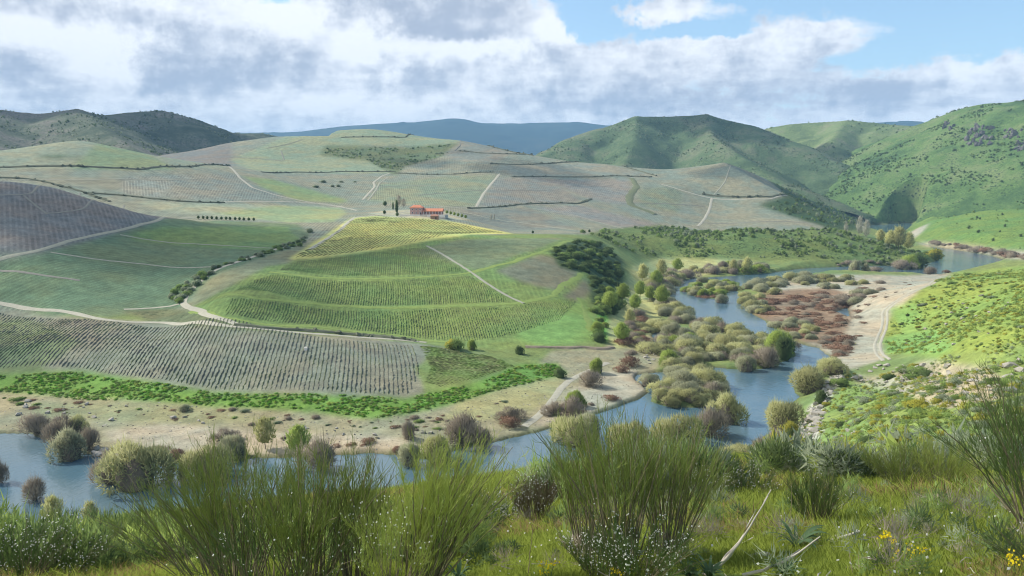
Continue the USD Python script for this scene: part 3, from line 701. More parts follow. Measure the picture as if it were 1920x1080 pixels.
TRACKS = [  # width, material, label, pixel line, nearest distance
    (4.2, M_TRACK, "pale dirt track along the top edge of the near grey vineyard", [(-40, 560), (0, 566), (60, 580), (130, 584), (200, 602), (300, 603), (420, 613), (560, 624), (660, 631), (760, 638), (800, 642)], 260),
    (4.2, M_TRACK, "winding dirt track climbing beside the hedge between the vineyards", [(444, 608), (392, 594), (352, 576), (340, 566), (348, 556), (372, 530), (400, 508), (430, 497), (480, 480), (530, 464)], 260),
    (3.0, M_TRACK, "short track spur running left from the hedge junction", [(336, 570), (300, 576), (232, 580)], 260),
    (4.0, M_TRACK_GREY, "long straight track between the purple and green vineyards", [(-40, 494), (0, 487), (60, 475), (150, 447), (220, 433), (300, 413), (335, 408), (372, 407)], 380),
    (2.4, M_TRACK_FAINT, "faint track line crossing the left green vineyard near the frame edge", [(-20, 505), (0, 507), (80, 517), (150, 526)], 330),
    (2.2, M_TRACK_GREY, "faint track line across the middle of the left green vineyard", [(225, 440), (300, 452), (400, 459), (520, 466)], 380),
    (2.2, M_TRACK_GREY, "faint lower track line in the left green vineyard towards the hedge", [(95, 473), (180, 486), (280, 495), (400, 500)], 350),
    (5.0, M_TRACK, "long pale farm road descending from the left hill to the farmhouse", [(430, 313), (450, 334), (475, 353), (520, 367), (580, 379), (640, 388), (670, 395)], 600),
    (4.5, M_TRACK, "level pale road joining the long farm road from the left", [(420, 379), (500, 378), (560, 379), (610, 382), (645, 388)], 600),
    (4.5, M_TRACK, "pale road along the head of the yellow vineyard to the farmhouse", [(580, 468), (606, 452), (640, 430), (664, 408), (700, 404), (740, 400), (768, 397)], 500),
    (4.0, M_TRACK, "double bend of road in the side valley above the farmhouse", [(680, 375), (690, 364), (703, 350), (700, 342), (716, 330), (730, 325)], 800),
    (3.0, M_TRACK_GREY, "second lane beside the double bend of road above the farmhouse", [(690, 376), (705, 357), (712, 343), (728, 332)], 800),
    (5.0, M_TRACK, "straight white road climbing diagonally above the farmhouse", [(893, 388), (906, 364), (921, 345), (937, 326)], 800),
    (3.0, M_TRACK_GREY, "road along the terrace foot behind the farmhouse", [(800, 383), (840, 389), (890, 388), (960, 386), (1040, 383), (1085, 381)], 800),
    (2.6, M_TRACK_GREY, "grassy dirt path down the middle of the central vineyard hill", [(800, 461), (830, 477), (850, 490), (880, 508), (910, 530), (945, 552), (982, 569)], 300),
    (5.0, M_TRACK, "short white road dropping down below the conical vineyard", [(1308, 424), (1320, 412), (1328, 398), (1335, 371)], 900),
    (4.0, M_TRACK, "pale road around the foot of the conical vineyard", [(1240, 346), (1262, 352), (1282, 358), (1320, 369), (1380, 374), (1440, 374), (1475, 366)], 1000),
    (2.5, M_TRACK_GREY, "straight track up the conical vineyard to its top", [(1338, 366), (1360, 340), (1380, 314)], 1000),
    (3.0, M_TRACK_GREY, "pale diagonal track across the wide fields right of the farmhouse", [(1000, 391), (1060, 400), (1110, 413), (1170, 429)], 700),
    (3.0, M_TRACK_GREY, "field road curving below the terraces right of the farmhouse", [(870, 398), (920, 410), (1010, 422), (1080, 432)], 650),
    (3.5, M_TRACK, "sandy track curving over the flats down to the water", [(982, 800), (1002, 787), (1022, 770), (1038, 748), (1052, 726), (1072, 710), (1100, 697), (1140, 680)], 200),
    (2.6, M_TRACK_GREY, "level field line across the upper left hillside", [(-20, 338), (60, 337), (160, 338), (300, 338), (400, 337)], 700),
    (2.2, M_TRACK_GREY, "track line across the middle fields above the white diagonal road", [(710, 350), (760, 349), (840, 347)], 900),
    (2.4, M_TRACK_FAINT, "faint field track crossing the purple vineyard's upper left", [(-20, 367), (60, 366), (150, 362)], 420),
    (2.4, M_TRACK_FAINT, "faint field track crossing the middle of the purple vineyard", [(90, 400), (160, 393), (233, 385)], 420),
    (2.4, M_TRACK_FAINT, "faint field track crossing the purple vineyard diagonally", [(45, 367), (66, 384), (90, 402)], 420),
    (2.4, M_TRACK_FAINT, "faint field track crossing the slope above the farmhouse", [(783, 367), (840, 361), (907, 357)], 800),
    (2.4, M_TRACK_FAINT, "faint field track crossing the shadowed field right of the white diagonal road", [(940, 358), (990, 357), (1040, 358)], 800),
    (2.4, M_TRACK_FAINT, "faint field track crossing the far field near the stream gully", [(1107, 350), (1147, 348)], 900),
    (2.4, M_TRACK_FAINT, "faint field track crossing the uppermost left shoulder of the middle hill", [(500, 278), (535, 272), (567, 262)], 1100),
    (2.4, M_TRACK_FAINT, "faint field track crossing the field left of the middle hill", [(437, 295), (490, 298), (533, 302)], 1000),
    (2.4, M_TRACK_FAINT, "faint field track crossing the middle hill's left field downwards", [(527, 283), (533, 300)], 1000),
    (2.4, M_TRACK_FAINT, "faint field track crossing the crest of the middle hill steeply", [(853, 283), (863, 273), (872, 263)], 1100),
    (2.4, M_TRACK_FAINT, "faint field track crossing the field left of the short white road", [(1187, 380), (1240, 382), (1323, 387)], 800),
    (2.4, M_TRACK_FAINT, "faint field track crossing the field below the conical vineyard", [(1280, 415), (1323, 418), (1447, 415), (1527, 420)], 800),
]
for wdt, mat, lab, px, dmin in TRACKS:
    line = drape(px, 3.0, dmin, 6)
    dist = np.median(np.hypot(line[:, 0], line[:, 1]))
    m = usdkit.mesh(stage, "/World/" + numbered("dirt_track"), ribbon(line, wdt * .7, 0.05 + dist * 0.0003, seed=len(counts) + counts["dirt_track"]), mat, smooth=True)
    tag(m, lab, "track", kind="structure")

RUT = [(1662, 676), (1648, 662), (1644, 650), (1650, 632), (1658, 612), (1660, 596), (1656, 585), (1670, 572), (1690, 560), (1715, 546), (1745, 534), (1785, 519)]
rut = drape(RUT, 2.5, 260, 5)
_t = np.gradient(rut[:, :2], axis=0)
_t /= np.linalg.norm(_t, axis=1, keepdims=True)
for side, word in ((-1, "left"), (1, "right")):
    ln = rut.copy()
    ln[:, :2] += np.column_stack([-_t[:, 1], _t[:, 0]]) * side * 1.1
    m = usdkit.mesh(stage, "/World/" + numbered("wheel_rut"), ribbon(ln, 1.2, .16, .4, seed=side), M_TRACK, smooth=True)
    tag(m, f"{word} wheel rut of the pale sandy track beside the bright green field", "track", kind="structure")

STRIPS = [
    ("upper bright grass strip across the central vineyard hill", 4.0, [(505, 510), (560, 517), (640, 522), (720, 522), (800, 519), (880, 512)]),
    ("curving bright grass strip rising to the scrub gully", 5.0, [(880, 512), (910, 503), (960, 492), (1010, 475), (1045, 462), (1085, 452)]),
    ("long bright grass strip across the middle of the central hill", 4.5, [(415, 553), (470, 560), (560, 567), (660, 574), (760, 577), (880, 573), (970, 569), (1010, 562), (1040, 553)]),
    ("bright grass strip climbing at the right end of the central hill", 5.5, [(1040, 553), (1048, 540), (1062, 530), (1080, 522), (1100, 512)]),
    ("yellow flowering edge strip on the right flank of the central hill", 5.0, [(1088, 560), (1096, 580), (1103, 600), (1108, 622)]),
    ("green lower edge strip under the central vineyard hill", 3.5, [(355, 585), (420, 599), (520, 611), (640, 618), (760, 630), (850, 642)]),
]
for lab, wdt, px in STRIPS:
    m = usdkit.mesh(stage, "/World/" + numbered("grass_strip"), ribbon(drape(px, 2.5, 290, 5), wdt * .62, .12, .9, seed=counts.get("grass_strip", 0)), M_GRASSY, smooth=True)
    tag(m, lab, "grass strip", kind="structure")

BANKS = [  # label, width, height, pixel line, nearest distance
    ("long dark terrace bank across the upper left fields", 7, 2.5, [(-40, 316), (0, 314), (100, 312), (200, 315), (270, 318), (285, 314), (350, 313), (428, 311)], 700),
    ("dark terrace bank above the green strip in the middle distance", 5, 2.2, [(490, 323), (560, 323), (640, 322), (740, 322)], 900),
    ("dark double terrace bank below the left hillside field", 5, 2.0, [(160, 362), (230, 366), (300, 374), (340, 378), (380, 380), (420, 380)], 600),
    ("dark terrace bank high on the middle hill", 6, 2.5, [(640, 258), (700, 257), (760, 258), (850, 261)], 1200),
    ("dark hedge bank along the crest of the middle hill", 5, 3.5, [(640, 242), (700, 241), (780, 245), (830, 253), (870, 264), (920, 275), (960, 285), (1000, 292)], 1200),
    ("short dark bank just below the crest right of the middle hill", 5, 2.2, [(860, 283), (900, 287), (940, 289), (985, 290)], 1200),
    ("dark terrace bank on the right shoulder of the middle hill", 6, 2.4, [(920, 307), (970, 309), (1030, 307), (1080, 304), (1125, 304)], 1000),
    ("long dark terrace bank across the right shoulder above the side valley", 6, 2.4, [(960, 332), (1020, 331), (1080, 332), (1150, 330), (1222, 332)], 1000),
    ("dark rubble bank above the white diagonal road", 5, 2.2, [(740, 325), (800, 327), (850, 327), (926, 323)], 900),
    ("thick dark terrace bank behind the farmhouse ending in a curl", 6, 2.6, [(880, 391), (940, 388), (1000, 382), (1050, 381), (1085, 382), (1100, 377), (1108, 373)], 800),
    ("dark stone bank under the conical vineyard", 8, 4.0, [(1318, 364), (1350, 368), (1400, 370), (1445, 370), (1470, 365)], 1000),
    ("dark crest bank on the far right end of the middle hill", 5, 2.4, [(1060, 297), (1100, 297), (1130, 303), (1170, 313), (1230, 330)], 1100),
    ("dark edge bank along the top of the purple vineyard", 5, 2.2, [(-40, 332), (30, 334), (70, 338), (110, 348), (150, 358), (205, 378)], 500),
    ("stony field bank at the foot of the central vineyard hill", 5, 1.6, [(440, 610), (520, 618), (600, 622), (700, 630), (780, 640)], 300),
]
def clump_mesh(line, width, size, seed):
    """Bushes grown together along a bank, joined: too small to tell apart."""
    r = np.random.default_rng(seed)
    L = np.sum(np.linalg.norm(np.diff(line[:, :2], axis=0), axis=1))
    n = int(L / (size * .8))
    out = []
    for _ in range(n):
        k = r.integers(0, len(line))
        s = size * r.uniform(.25, 1.0) ** 1.3
        q = line[k, :2] + r.normal(0, width * .22, 2)
        p = unit_(r.normal(size=(9, 3))) * r.uniform(.7, 1.1, (9, 1)) * [s * .75, s * .75, s * .5]
        hull = trimesh.convex.convex_hull(p)
        out.append((np.array(hull.vertices) + [*q, float(height(*q)) + s * .25], np.array(hull.faces)))
    V, F, c = [], [], 0
    for v, f in out:
        V.append(v)
        F.append(f + c)
        c += len(v)
    return np.vstack(V), np.vstack(F)


unit_ = lambda v: v / (np.linalg.norm(v, axis=-1, keepdims=True) + 1e-9)
for lab, wdt, hgt, px, dmin in BANKS:
    line = drape(px, 3.0, dmin, 4)
    root = UsdGeom.Xform.Define(stage, "/World/" + numbered("terrace_bank"))
    tag(root, lab, "bank", kind="structure")
    usdkit.mesh(stage, f"{root.GetPath()}/earth", ribbon(line, wdt * .6, .3, .95, hgt * .3, seed=counts["terrace_bank"]), M_BANK, smooth=False)
    tag(usdkit.mesh(stage, f"{root.GetPath()}/scrub", clump_mesh(line, wdt * .8, hgt * 1.5, counts["terrace_bank"]), M_BANK, smooth=False), kind="stuff")
m = usdkit.mesh(stage, "/World/earth_bank", ribbon(drape([(985, 651), (1020, 652), (1060, 653), (1100, 652), (1130, 656), (1150, 652)], 2.0, 290, 2), 2.6, .15, .95, .5, 2), simple("raw_earth", (.24, .20, .145)), smooth=False)
tag(m, "raw earth bank at the foot of the bright green field", "bank", kind="structure")
m = usdkit.mesh(stage, "/World/stream_gully", ribbon(drape([(1186, 335), (1194, 352), (1180, 368), (1182, 384), (1230, 402)], 3.0, 900, 3), 9, .5, .6, .4, 2), M_DITCH, smooth=True)
tag(m, "grassy stream gully winding down between the far vineyards", "gully", kind="structure")


# ------------------------------------------------------------------ vineyards whose rows stand singly
def vine_material(name, colour, leaf):
    g = Graph()
    p = g.position()
    n = g.noise(.8, p, 4, .7)
    c = g.mix(g.smooth(g.noise(.09, p, 4, .6), .4, .62), colour, leaf)
    v = g.math("multiply_add", n, 1.1, .45)
    c = g.mix(1.0, c, g.add("combine_xyz", "vector", x=v, y=v, z=v), "multiply")
    return g.done(name, surface=g.add("principled_bsdf", "BSDF", base_color=c, roughness=.95, specular_ior_level=.1))


def row_mesh(line, hgt, wid, seed):
    """One trained row: a ragged hedge of bare canes, open here and there, following the ground."""
    n = len(line)
    r = np.random.default_rng(seed)
    t = np.gradient(line[:, :2], axis=0)
    t /= np.linalg.norm(t, axis=1, keepdims=True) + 1e-9
    nr = np.column_stack([-t[:, 1], t[:, 0], np.zeros(n)])
    h = hgt * r.uniform(.45, 1.15, n) * np.where(r.random(n) < .1, .2, 1)
    h *= np.clip(.15 + 1.7 * meshkit.fbm(line / [9.0, 9.0, 50.0], 3, 17), .25, 1.3)
    h[0] = h[-1] = 0
    w = wid * r.uniform(.6, 1.3, n)
    up = np.array([0, 0, 1.0])
    jig = r.normal(0, .12, n)[:, None] * nr
    a = line - nr * w[:, None] * .5 - up * .15
    b = line + jig - nr * w[:, None] * .35 + up * (h * .8)[:, None]
    c = line + jig + nr * w[:, None] * .35 + up * h[:, None]
    d = line + nr * w[:, None] * .5 - up * .15
    V = np.stack([a, b, c, d], 1)
    i = np.arange(n * 4).reshape(n, 4)
    return V.reshape(-1, 3), np.stack([i[:-1, :-1], i[1:, :-1], i[1:, 1:], i[:-1, 1:]], -1).reshape(-1, 4)


def vineyard(label, outline, heading, spacing, hgt, wid, mat, dmin, step=1.1, clip=None):
    poly = Polygon([place(a, b, dmin)[:2] for a, b in outline]).buffer(0)
    if clip is not None:
        poly = poly.difference(clip)
    ang_ = heading
    d = np.array([math.sin(ang_), math.cos(ang_)])
    nrm = np.array([d[1], -d[0]])
    cen = np.array(poly.centroid.coords[0])
    ext = math.hypot(poly.bounds[2] - poly.bounds[0], poly.bounds[3] - poly.bounds[1])
    root = UsdGeom.Xform.Define(stage, "/World/" + numbered("vineyard"))
    tag(root, label, "vineyard")
    base = np.array([*cen, float(height(*cen))])
    root.AddTranslateOp().Set(Gf.Vec3d(*map(float, base)))
    k = 0
    for s in np.arange(-ext / 2, ext / 2, spacing):
        o = cen + nrm * s
        cut = poly.intersection(LineString([o - d * ext, o + d * ext]))
        for gpart in getattr(cut, "geoms", [cut]):
            if gpart.is_empty or gpart.length < 7:
                continue
            n = int(gpart.length / step) + 2
            q = np.array([gpart.interpolate(t_, normalized=True).coords[0] for t_ in np.linspace(0, 1, n)])
            # rows are set out by hand along the slope: they bow a little
            q += nrm * (np.sin(np.linspace(0, math.pi, n)) * .5)[:, None]
            line = np.column_stack([q, height(q[:, 0], q[:, 1])])
            name = "vine_row" if k == 0 else f"vine_row_{k:03d}"
            V, Q = row_mesh(line, hgt, wid, 1000 + k)
            usdkit.mesh(stage, f"{root.GetPath()}/{name}", (V - base, Q), mat)
            k += 1
    print("vineyard", label, k)
    return poly


head = lambda u: math.atan2(*rays(u, 355)[:2])
M_VINE = vine_material("bare_vine", (.175, .165, .13), (.16, .18, .09))
M_VINE_G = vine_material("vine_in_grass", (.15, .17, .08), (.14, .21, .065))
M_VINE_Y = vine_material("vine_in_flowers", (.19, .18, .075), (.22, .23, .07))
vineyard("near grey vineyard of bare rows above the green river bank", [(-60, 585), (0, 586), (100, 597), (330, 612), (640, 637), (770, 647), (790, 690), (768, 738), (740, 741), (400, 731), (150, 690), (-60, 695)], head(690), 1.5, .42, .26, M_VINE, 240)
vineyard("small green corner vineyard at the right tip of the near slope", [(785, 648), (930, 670), (968, 688), (895, 711), (790, 735), (805, 690)], head(690) + math.radians(-48), 1.15, .38, .22, M_VINE_G, 240)
vineyard("lowest band of rows on the central hill", [(430, 560), (560, 572), (760, 582), (960, 575), (1030, 560), (1085, 560), (1050, 600), (960, 628), (880, 640), (800, 636), (640, 614), (520, 606), (420, 592)], head(725), 1.15, .38, .22, M_VINE_G, 300)
vineyard("middle band of rows on the central hill", [(510, 514), (640, 527), (720, 527), (880, 516), (925, 545), (965, 565), (880, 569), (760, 573), (560, 562), (430, 547)], head(725), 1.15, .38, .22, M_VINE_G, 300)
vineyard("upper band of rows below the yellow vineyard", [(560, 490), (700, 473), (800, 463), (830, 482), (870, 508), (800, 515), (640, 518), (515, 507)], head(725), 1.15, .38, .22, M_VINE_G, 380)
vineyard("yellow flowering vineyard in front of the farmhouse", [(548, 484), (610, 450), (664, 411), (700, 407), (790, 411), (830, 414), (950, 436), (880, 438), (800, 449), (700, 467), (600, 481)], head(700) + math.radians(14), 2.3, .5, .32, M_VINE_Y, 430, 2.5)


# ------------------------------------------------------------------ plants: prototypes
def leaf_material(name, colour, colour2, through=.46, var=.35):
    g = Graph()
    rnd = g.add("object_info", "random")
    isl = g.add("geometry", "random_per_island")
    c = g.mix(g.math("multiply_add", isl, .6, g.math("multiply", rnd, .4)), colour, colour2)
    v = g.math("multiply_add", rnd, var, 1 - var * .5)
    c = g.mix(1.0, c, g.add("combine_xyz", "vector", x=v, y=v, z=v), "multiply")
    d = g.add("diffuse_bsdf", "BSDF", color=c, roughness=.8)
    t = g.add("translucent_bsdf", "BSDF", color=c)
    return g.done(name, surface=g.add("mix_closure", "closure", fac=through, closure1=d, closure2=t))


M_BARK = simple("bark", (.13, .11, .085), scale=6)
M_BARK_PALE = simple("pale_bark", (.30, .27, .22), scale=6)
LEAF = {
    "olive": leaf_material("willow_olive", (.50, .50, .25), (.39, .41, .22)),
    "grey": leaf_material("willow_grey", (.44, .45, .29), (.35, .36, .24)),
    "bright": leaf_material("willow_bright", (.37, .46, .12), (.29, .37, .11)),
    "mauve": leaf_material("bare_twig_mauve", (.37, .32, .25), (.29, .26, .205), .3),
    "red": leaf_material("dry_scrub_red", (.33, .215, .15), (.27, .18, .13), .15),
    "dark": leaf_material("shrub_dark", (.15, .21, .085), (.105, .16, .06)),
    "shrub": leaf_material("shrub_green", (.27, .37, .12), (.20, .29, .095)),
    "yellow": leaf_material("shrub_yellow", (.42, .40, .08), (.34, .36, .08)),
    "sage": leaf_material("shrub_sage", (.34, .39, .26), (.26, .31, .20)),
    "lush": leaf_material("lush_herb", (.20, .42, .06), (.13, .31, .045)),
    "paleolive": leaf_material("tree_pale_olive", (.56, .56, .26), (.46, .48, .22)),
    "pale": leaf_material("poplar_bare", (.46, .45, .36), (.38, .37, .29), .2),
}


def set_mesh(path, V, F, N, mat):
    m = usdkit.mesh(stage, path, (V, F), mat)
    if N is not None:
        m.CreateNormalsAttr(Vt.Vec3fArray.FromNumpy(N.astype(np.float32)))
        m.SetNormalsInterpolation("vertex")
    return m


def unit(v):
    return v / (np.linalg.norm(v, axis=-1, keepdims=True) + 1e-9)


def sprigs(P, D, length, width, r, bend=.25, soft=.85, centre=None):
    """A thin leafy twig (one long triangle and one short) at each point P growing along D. Normals lean to the crown's outward direction."""
    n = len(P)
    L = length * r.uniform(.6, 1.3, n)[:, None]
    wild = (r.random(n) < .13)[:, None]
    L = np.where(wild, L * 2.1, L)
    side = unit(np.cross(D, r.normal(size=(n, 3))))
    W = width * r.uniform(.6, 1.3, n)[:, None] * np.where(wild, .55, 1)
    tip = P + D * L + side * L * r.normal(0, bend, (n, 1))
    V = np.stack([P - side * W * .5, P + side * W * .5, tip], 1)
    fn = unit(np.cross(V[:, 1] - V[:, 0], V[:, 2] - V[:, 0]))
    out = unit(P - (centre if centre is not None else np.array([0, 0, 0])))
    flip = (fn * out).sum(1) < 0
    V[flip] = V[flip][:, [1, 0, 2]]
    fn[flip] *= -1
    N = unit(out * soft + fn * (1 - soft))
    return V.reshape(-1, 3), np.arange(3 * n).reshape(-1, 3), np.repeat(N, 3, 0)


def dome_crown(seed, n=1500, lobes=7, length=.34, width=.1, flat=1.0, hollow=.55, upright=.35):
    """Rounded bush, radius 1, height about 1: sprigs fill several lobes, denser near their surface."""
    r = np.random.default_rng(seed)
    cen = np.column_stack([r.uniform(-.62, .62, lobes), r.uniform(-.62, .62, lobes), r.uniform(.15, .6, lobes)])
    cen[0] = (0, 0, .5)
    rad = r.uniform(.26, .5, lobes)
    rad[0] = .5
    which = r.choice(lobes, n, p=rad ** 2 / (rad ** 2).sum())
    d = unit(r.normal(size=(n, 3)) + np.array([0, 0, .35]))
    P = cen[which] + d * (rad[which] * (hollow + (1 - hollow) * r.random(n) ** .45))[:, None]
    keep = P[:, 2] > .02
    P, d = P[keep], d[keep]
    D = unit(d + np.array([0, 0, upright]) + r.normal(0, .3, d.shape))
    V, F, N = sprigs(P, D, length, width, r, centre=np.array([0, 0, .2]))
    return V * [1, 1, flat], F, N


def core(seed, s=.62, flat=.8):
    m = trimesh.creation.icosphere(2, 1.0)
    v = np.array(m.vertices)
    v *= (1 + .35 * (meshkit.fbm(v * 1.7 + seed, 3, seed) - .5))[:, None]
    v = v * [s, s, s * flat] + [0, 0, s * flat * .62]
    return v, np.array(m.faces)


def limb_tube(pts_, radii, sides=5):
    p = np.asarray(pts_, float)
    t = unit(np.gradient(p, axis=0))
    a = unit(np.cross(t, np.where(np.abs(t[:, 2:]) < .9, [0, 0, 1.0], [1.0, 0, 0])))
    b = np.cross(t, a)
    an = np.arange(sides) * 2 * np.pi / sides
    v = p[:, None] + np.asarray(radii)[:, None, None] * (np.cos(an)[None, :, None] * a[:, None] + np.sin(an)[None, :, None] * b[:, None])
    i, j = np.meshgrid(np.arange(len(p) - 1), np.arange(sides), indexing="ij")
    q = np.stack([i * sides + j, i * sides + (j + 1) % sides, (i + 1) * sides + (j + 1) % sides, (i + 1) * sides + j], -1).reshape(-1, 4)
    return v.reshape(-1, 3), np.vstack([q[:, [0, 1, 2]], q[:, [0, 2, 3]]])


def join(parts):
    V, F, n = [], [], 0
    for v, f in parts:
        V.append(v)
        F.append(f + n)
        n += len(v)
    return np.vstack(V), np.vstack(F)


def stems(seed, n, reach=.75, top=.75, r0=.035):
    r = np.random.default_rng(seed)
    out = []
    for k in range(n):
        a, h = r.uniform(0, 2 * np.pi), top * r.uniform(.6, 1.1)
        e = reach * r.uniform(.25, 1)
        p0 = np.array([.08 * math.cos(a), .08 * math.sin(a), -.06])
        p2 = np.array([e * math.cos(a), e * math.sin(a), h])
        p1 = (p0 + p2) / 2 + np.array([-.1 * math.cos(a), -.1 * math.sin(a), .05]) + r.normal(0, .04, 3)
        t = np.linspace(0, 1, 6)[:, None]
        out.append(limb_tube((1 - t) ** 2 * p0 + 2 * t * (1 - t) * p1 + t * t * p2, np.linspace(r0, r0 * .25, 6), 4))
    return join(out)


def kind_class(name, parts):
    """A class prim that the single plants refer to. parts: (part name, V, F, N, material)."""
    path = "/World/" + name
    prim = stage.CreateClassPrim(path)
    prim.SetTypeName("Xform")
    for pn, V, F, N, mat in parts:
        set_mesh(f"{path}/{pn}", V, F, N, mat)
    return path


CLASSES = {}
for kind, nvar in (("olive", 4), ("grey", 3), ("bright", 3), ("mauve", 3), ("red", 3), ("dark", 3), ("shrub", 4), ("yellow", 2), ("sage", 3)):
    CLASSES[kind] = []
    for k in range(nvar):
        sd = hash_ = sum(map(ord, kind)) * 7 + k
        if kind in ("mauve",):
            V, F, N = dome_crown(sd, 2000, 7, .26, .035, hollow=.3, upright=.8)
            parts = [("twigs", V, F, N, LEAF[kind]), ("stems", *stems(sd, 14), None, M_BARK)]
        elif kind == "red":
            V, F, N = dome_crown(sd, 1100, 8, .22, .06, .8, hollow=.3, upright=.7)
            parts = [("twigs", V, F, N, LEAF[kind])]
        elif kind in ("shrub", "dark", "sage", "yellow"):
            V, F, N = dome_crown(sd, 900, 8, .20, .11, .95, hollow=.55)
            cv, cf = core(sd, .55)
            parts = [("foliage", V, F, N, LEAF[kind]), ("stems", cv, cf, None, LEAF["dark"])]
        else:
            V, F, N = dome_crown(sd, 4200, 9, .17, .05, hollow=.7, upright=.5)
            cv, cf = core(sd, .58)
            sv, sf = stems(sd, 10)
            parts = [("crown", V, F, N, LEAF[kind]), ("stems", *join([(sv, sf), (cv * .92, cf)]), None, M_BARK)]
        CLASSES[kind].append(kind_class(f"{kind}_bush_kind_{k}", parts))


def tall_crown(seed, n, rx, h0, h1, length, width):
    r = np.random.default_rng(seed)
    t = r.random(n)
    prof = np.sin(np.pi * np.clip(t * .92 + .08, 0, 1)) ** .6
    a = r.uniform(0, 2 * np.pi, n)
    lump = .55 + .9 * meshkit.fbm(np.column_stack([np.cos(a) * 1.6, np.sin(a) * 1.6, t * 4 + seed]), 2, seed)
    q = rx * prof * np.sqrt(r.random(n)) * r.uniform(.7, 1.1, n) * lump
    P = np.column_stack([q * np.cos(a), q * np.sin(a), h0 + t * (h1 - h0)])
    D = unit(np.column_stack([np.cos(a) * .4, np.sin(a) * .4, np.ones(n)]) + r.normal(0, .25, (n, 3)))
    return sprigs(P, D, length, width, r, centre=np.array([0, 0, h0 + .3 * (h1 - h0)]))


def tree_class(name, seed, kind, n, rx, h0, trunk_r, length, width, bark):
    r = np.random.default_rng(seed)
    V, F, N = tall_crown(seed, n, rx, h0, 1.0, length, width)
    limbs = [limb_tube(np.column_stack([r.normal(0, .012, 7), r.normal(0, .012, 7), np.linspace(-.04, .8, 7)]), np.linspace(trunk_r, trunk_r * .25, 7), 6)]
    for k in range(9):
        z0 = r.uniform(h0 * .8, .7)
        a = r.uniform(0, 2 * np.pi)
        t = np.linspace(0, 1, 5)[:, None]
        limbs.append(limb_tube(np.array([0, 0, z0]) + t * np.array([rx * .7 * math.cos(a), rx * .7 * math.sin(a), .22]) + t * t * np.array([0, 0, .08]), np.linspace(trunk_r * .45, trunk_r * .1, 5), 4))
    return kind_class(name, [("trunk", *join(limbs), None, bark), ("crown", V, F, N, LEAF[kind])])


TREES = {
    "poplar": [tree_class(f"bare_poplar_kind_{k}", 300 + k, "pale", 900, .24, .12, .012, .16, .012, M_BARK_PALE) for k in range(3)],
    "tree": [tree_class(f"meadow_tree_kind_{k}", 320 + k, "bright", 1100, .42, .28, .02, .13, .05, M_BARK) for k in range(3)],
    "olivetree": [tree_class(f"young_tree_kind_{k}", 340 + k, "paleolive", 1000, .38, .22, .018, .13, .045, M_BARK) for k in range(3)],
    "darktree": [tree_class(f"dark_tree_kind_{k}", 360 + k, "dark", 1100, .46, .18, .02, .13, .07, M_BARK) for k in range(2)],
    "cypress": [tree_class("cypress_kind", 380, "dark", 1400, .12, .04, .015, .1, .05, M_BARK)],
    "thin": [tree_class(f"thin_tree_kind_{k}", 390 + k, "mauve", 700, .34, .2, .014, .2, .012, M_BARK) for k in range(2)],
}


def put(name, cls, pos, size, rotz, label, category, group=None):
    """One plant of its own, referring to its kind. size: (x, y, z) scale."""
    x = UsdGeom.Xform.Define(stage, "/World/" + numbered(name))
    x.AddTranslateOp().Set(Gf.Vec3d(*map(float, pos)))
    x.AddRotateZOp().Set(float(rotz))
    x.AddScaleOp().Set(Gf.Vec3f(*map(float, size)))
    pr = x.GetPrim()
    pr.GetReferences().AddInternalReference(cls)
    pr.SetInstanceable(True)
    tag(pr, label, category, group)
    return pr


def px_size(p, w_px):
    """Metres that w_px of the photograph span at the point p."""
    return w_px / FOC * math.hypot(math.hypot(p[0], p[1]), p[2] - CAMZ)


def at_pixel(name, kinds, u, v, w, h, label, category, group=None, dmin=100, water=False, r=rng):
    p = at_height(u, v, 0.0) if water else place(u, v, dmin)
    sx_, sz = px_size(p, w) / 2, px_size(p, h)
    cls = kinds[int(r.integers(len(kinds)))]
    p = np.array(p, float)
    p[2] -= .1
    if kinds[0].endswith("tree_kind_0") or "poplar" in kinds[0] or "cypress" in kinds[0] or "thin" in kinds[0]:
        return put(name, cls, p, (sz * .85, sz * .85, sz * .9), r.uniform(0, 360), label, category, group)
    return put(name, cls, p, (sx_ * .9, sx_ * .9 * r.uniform(.85, 1.1), sz * .85), r.uniform(0, 360), label, category, group)


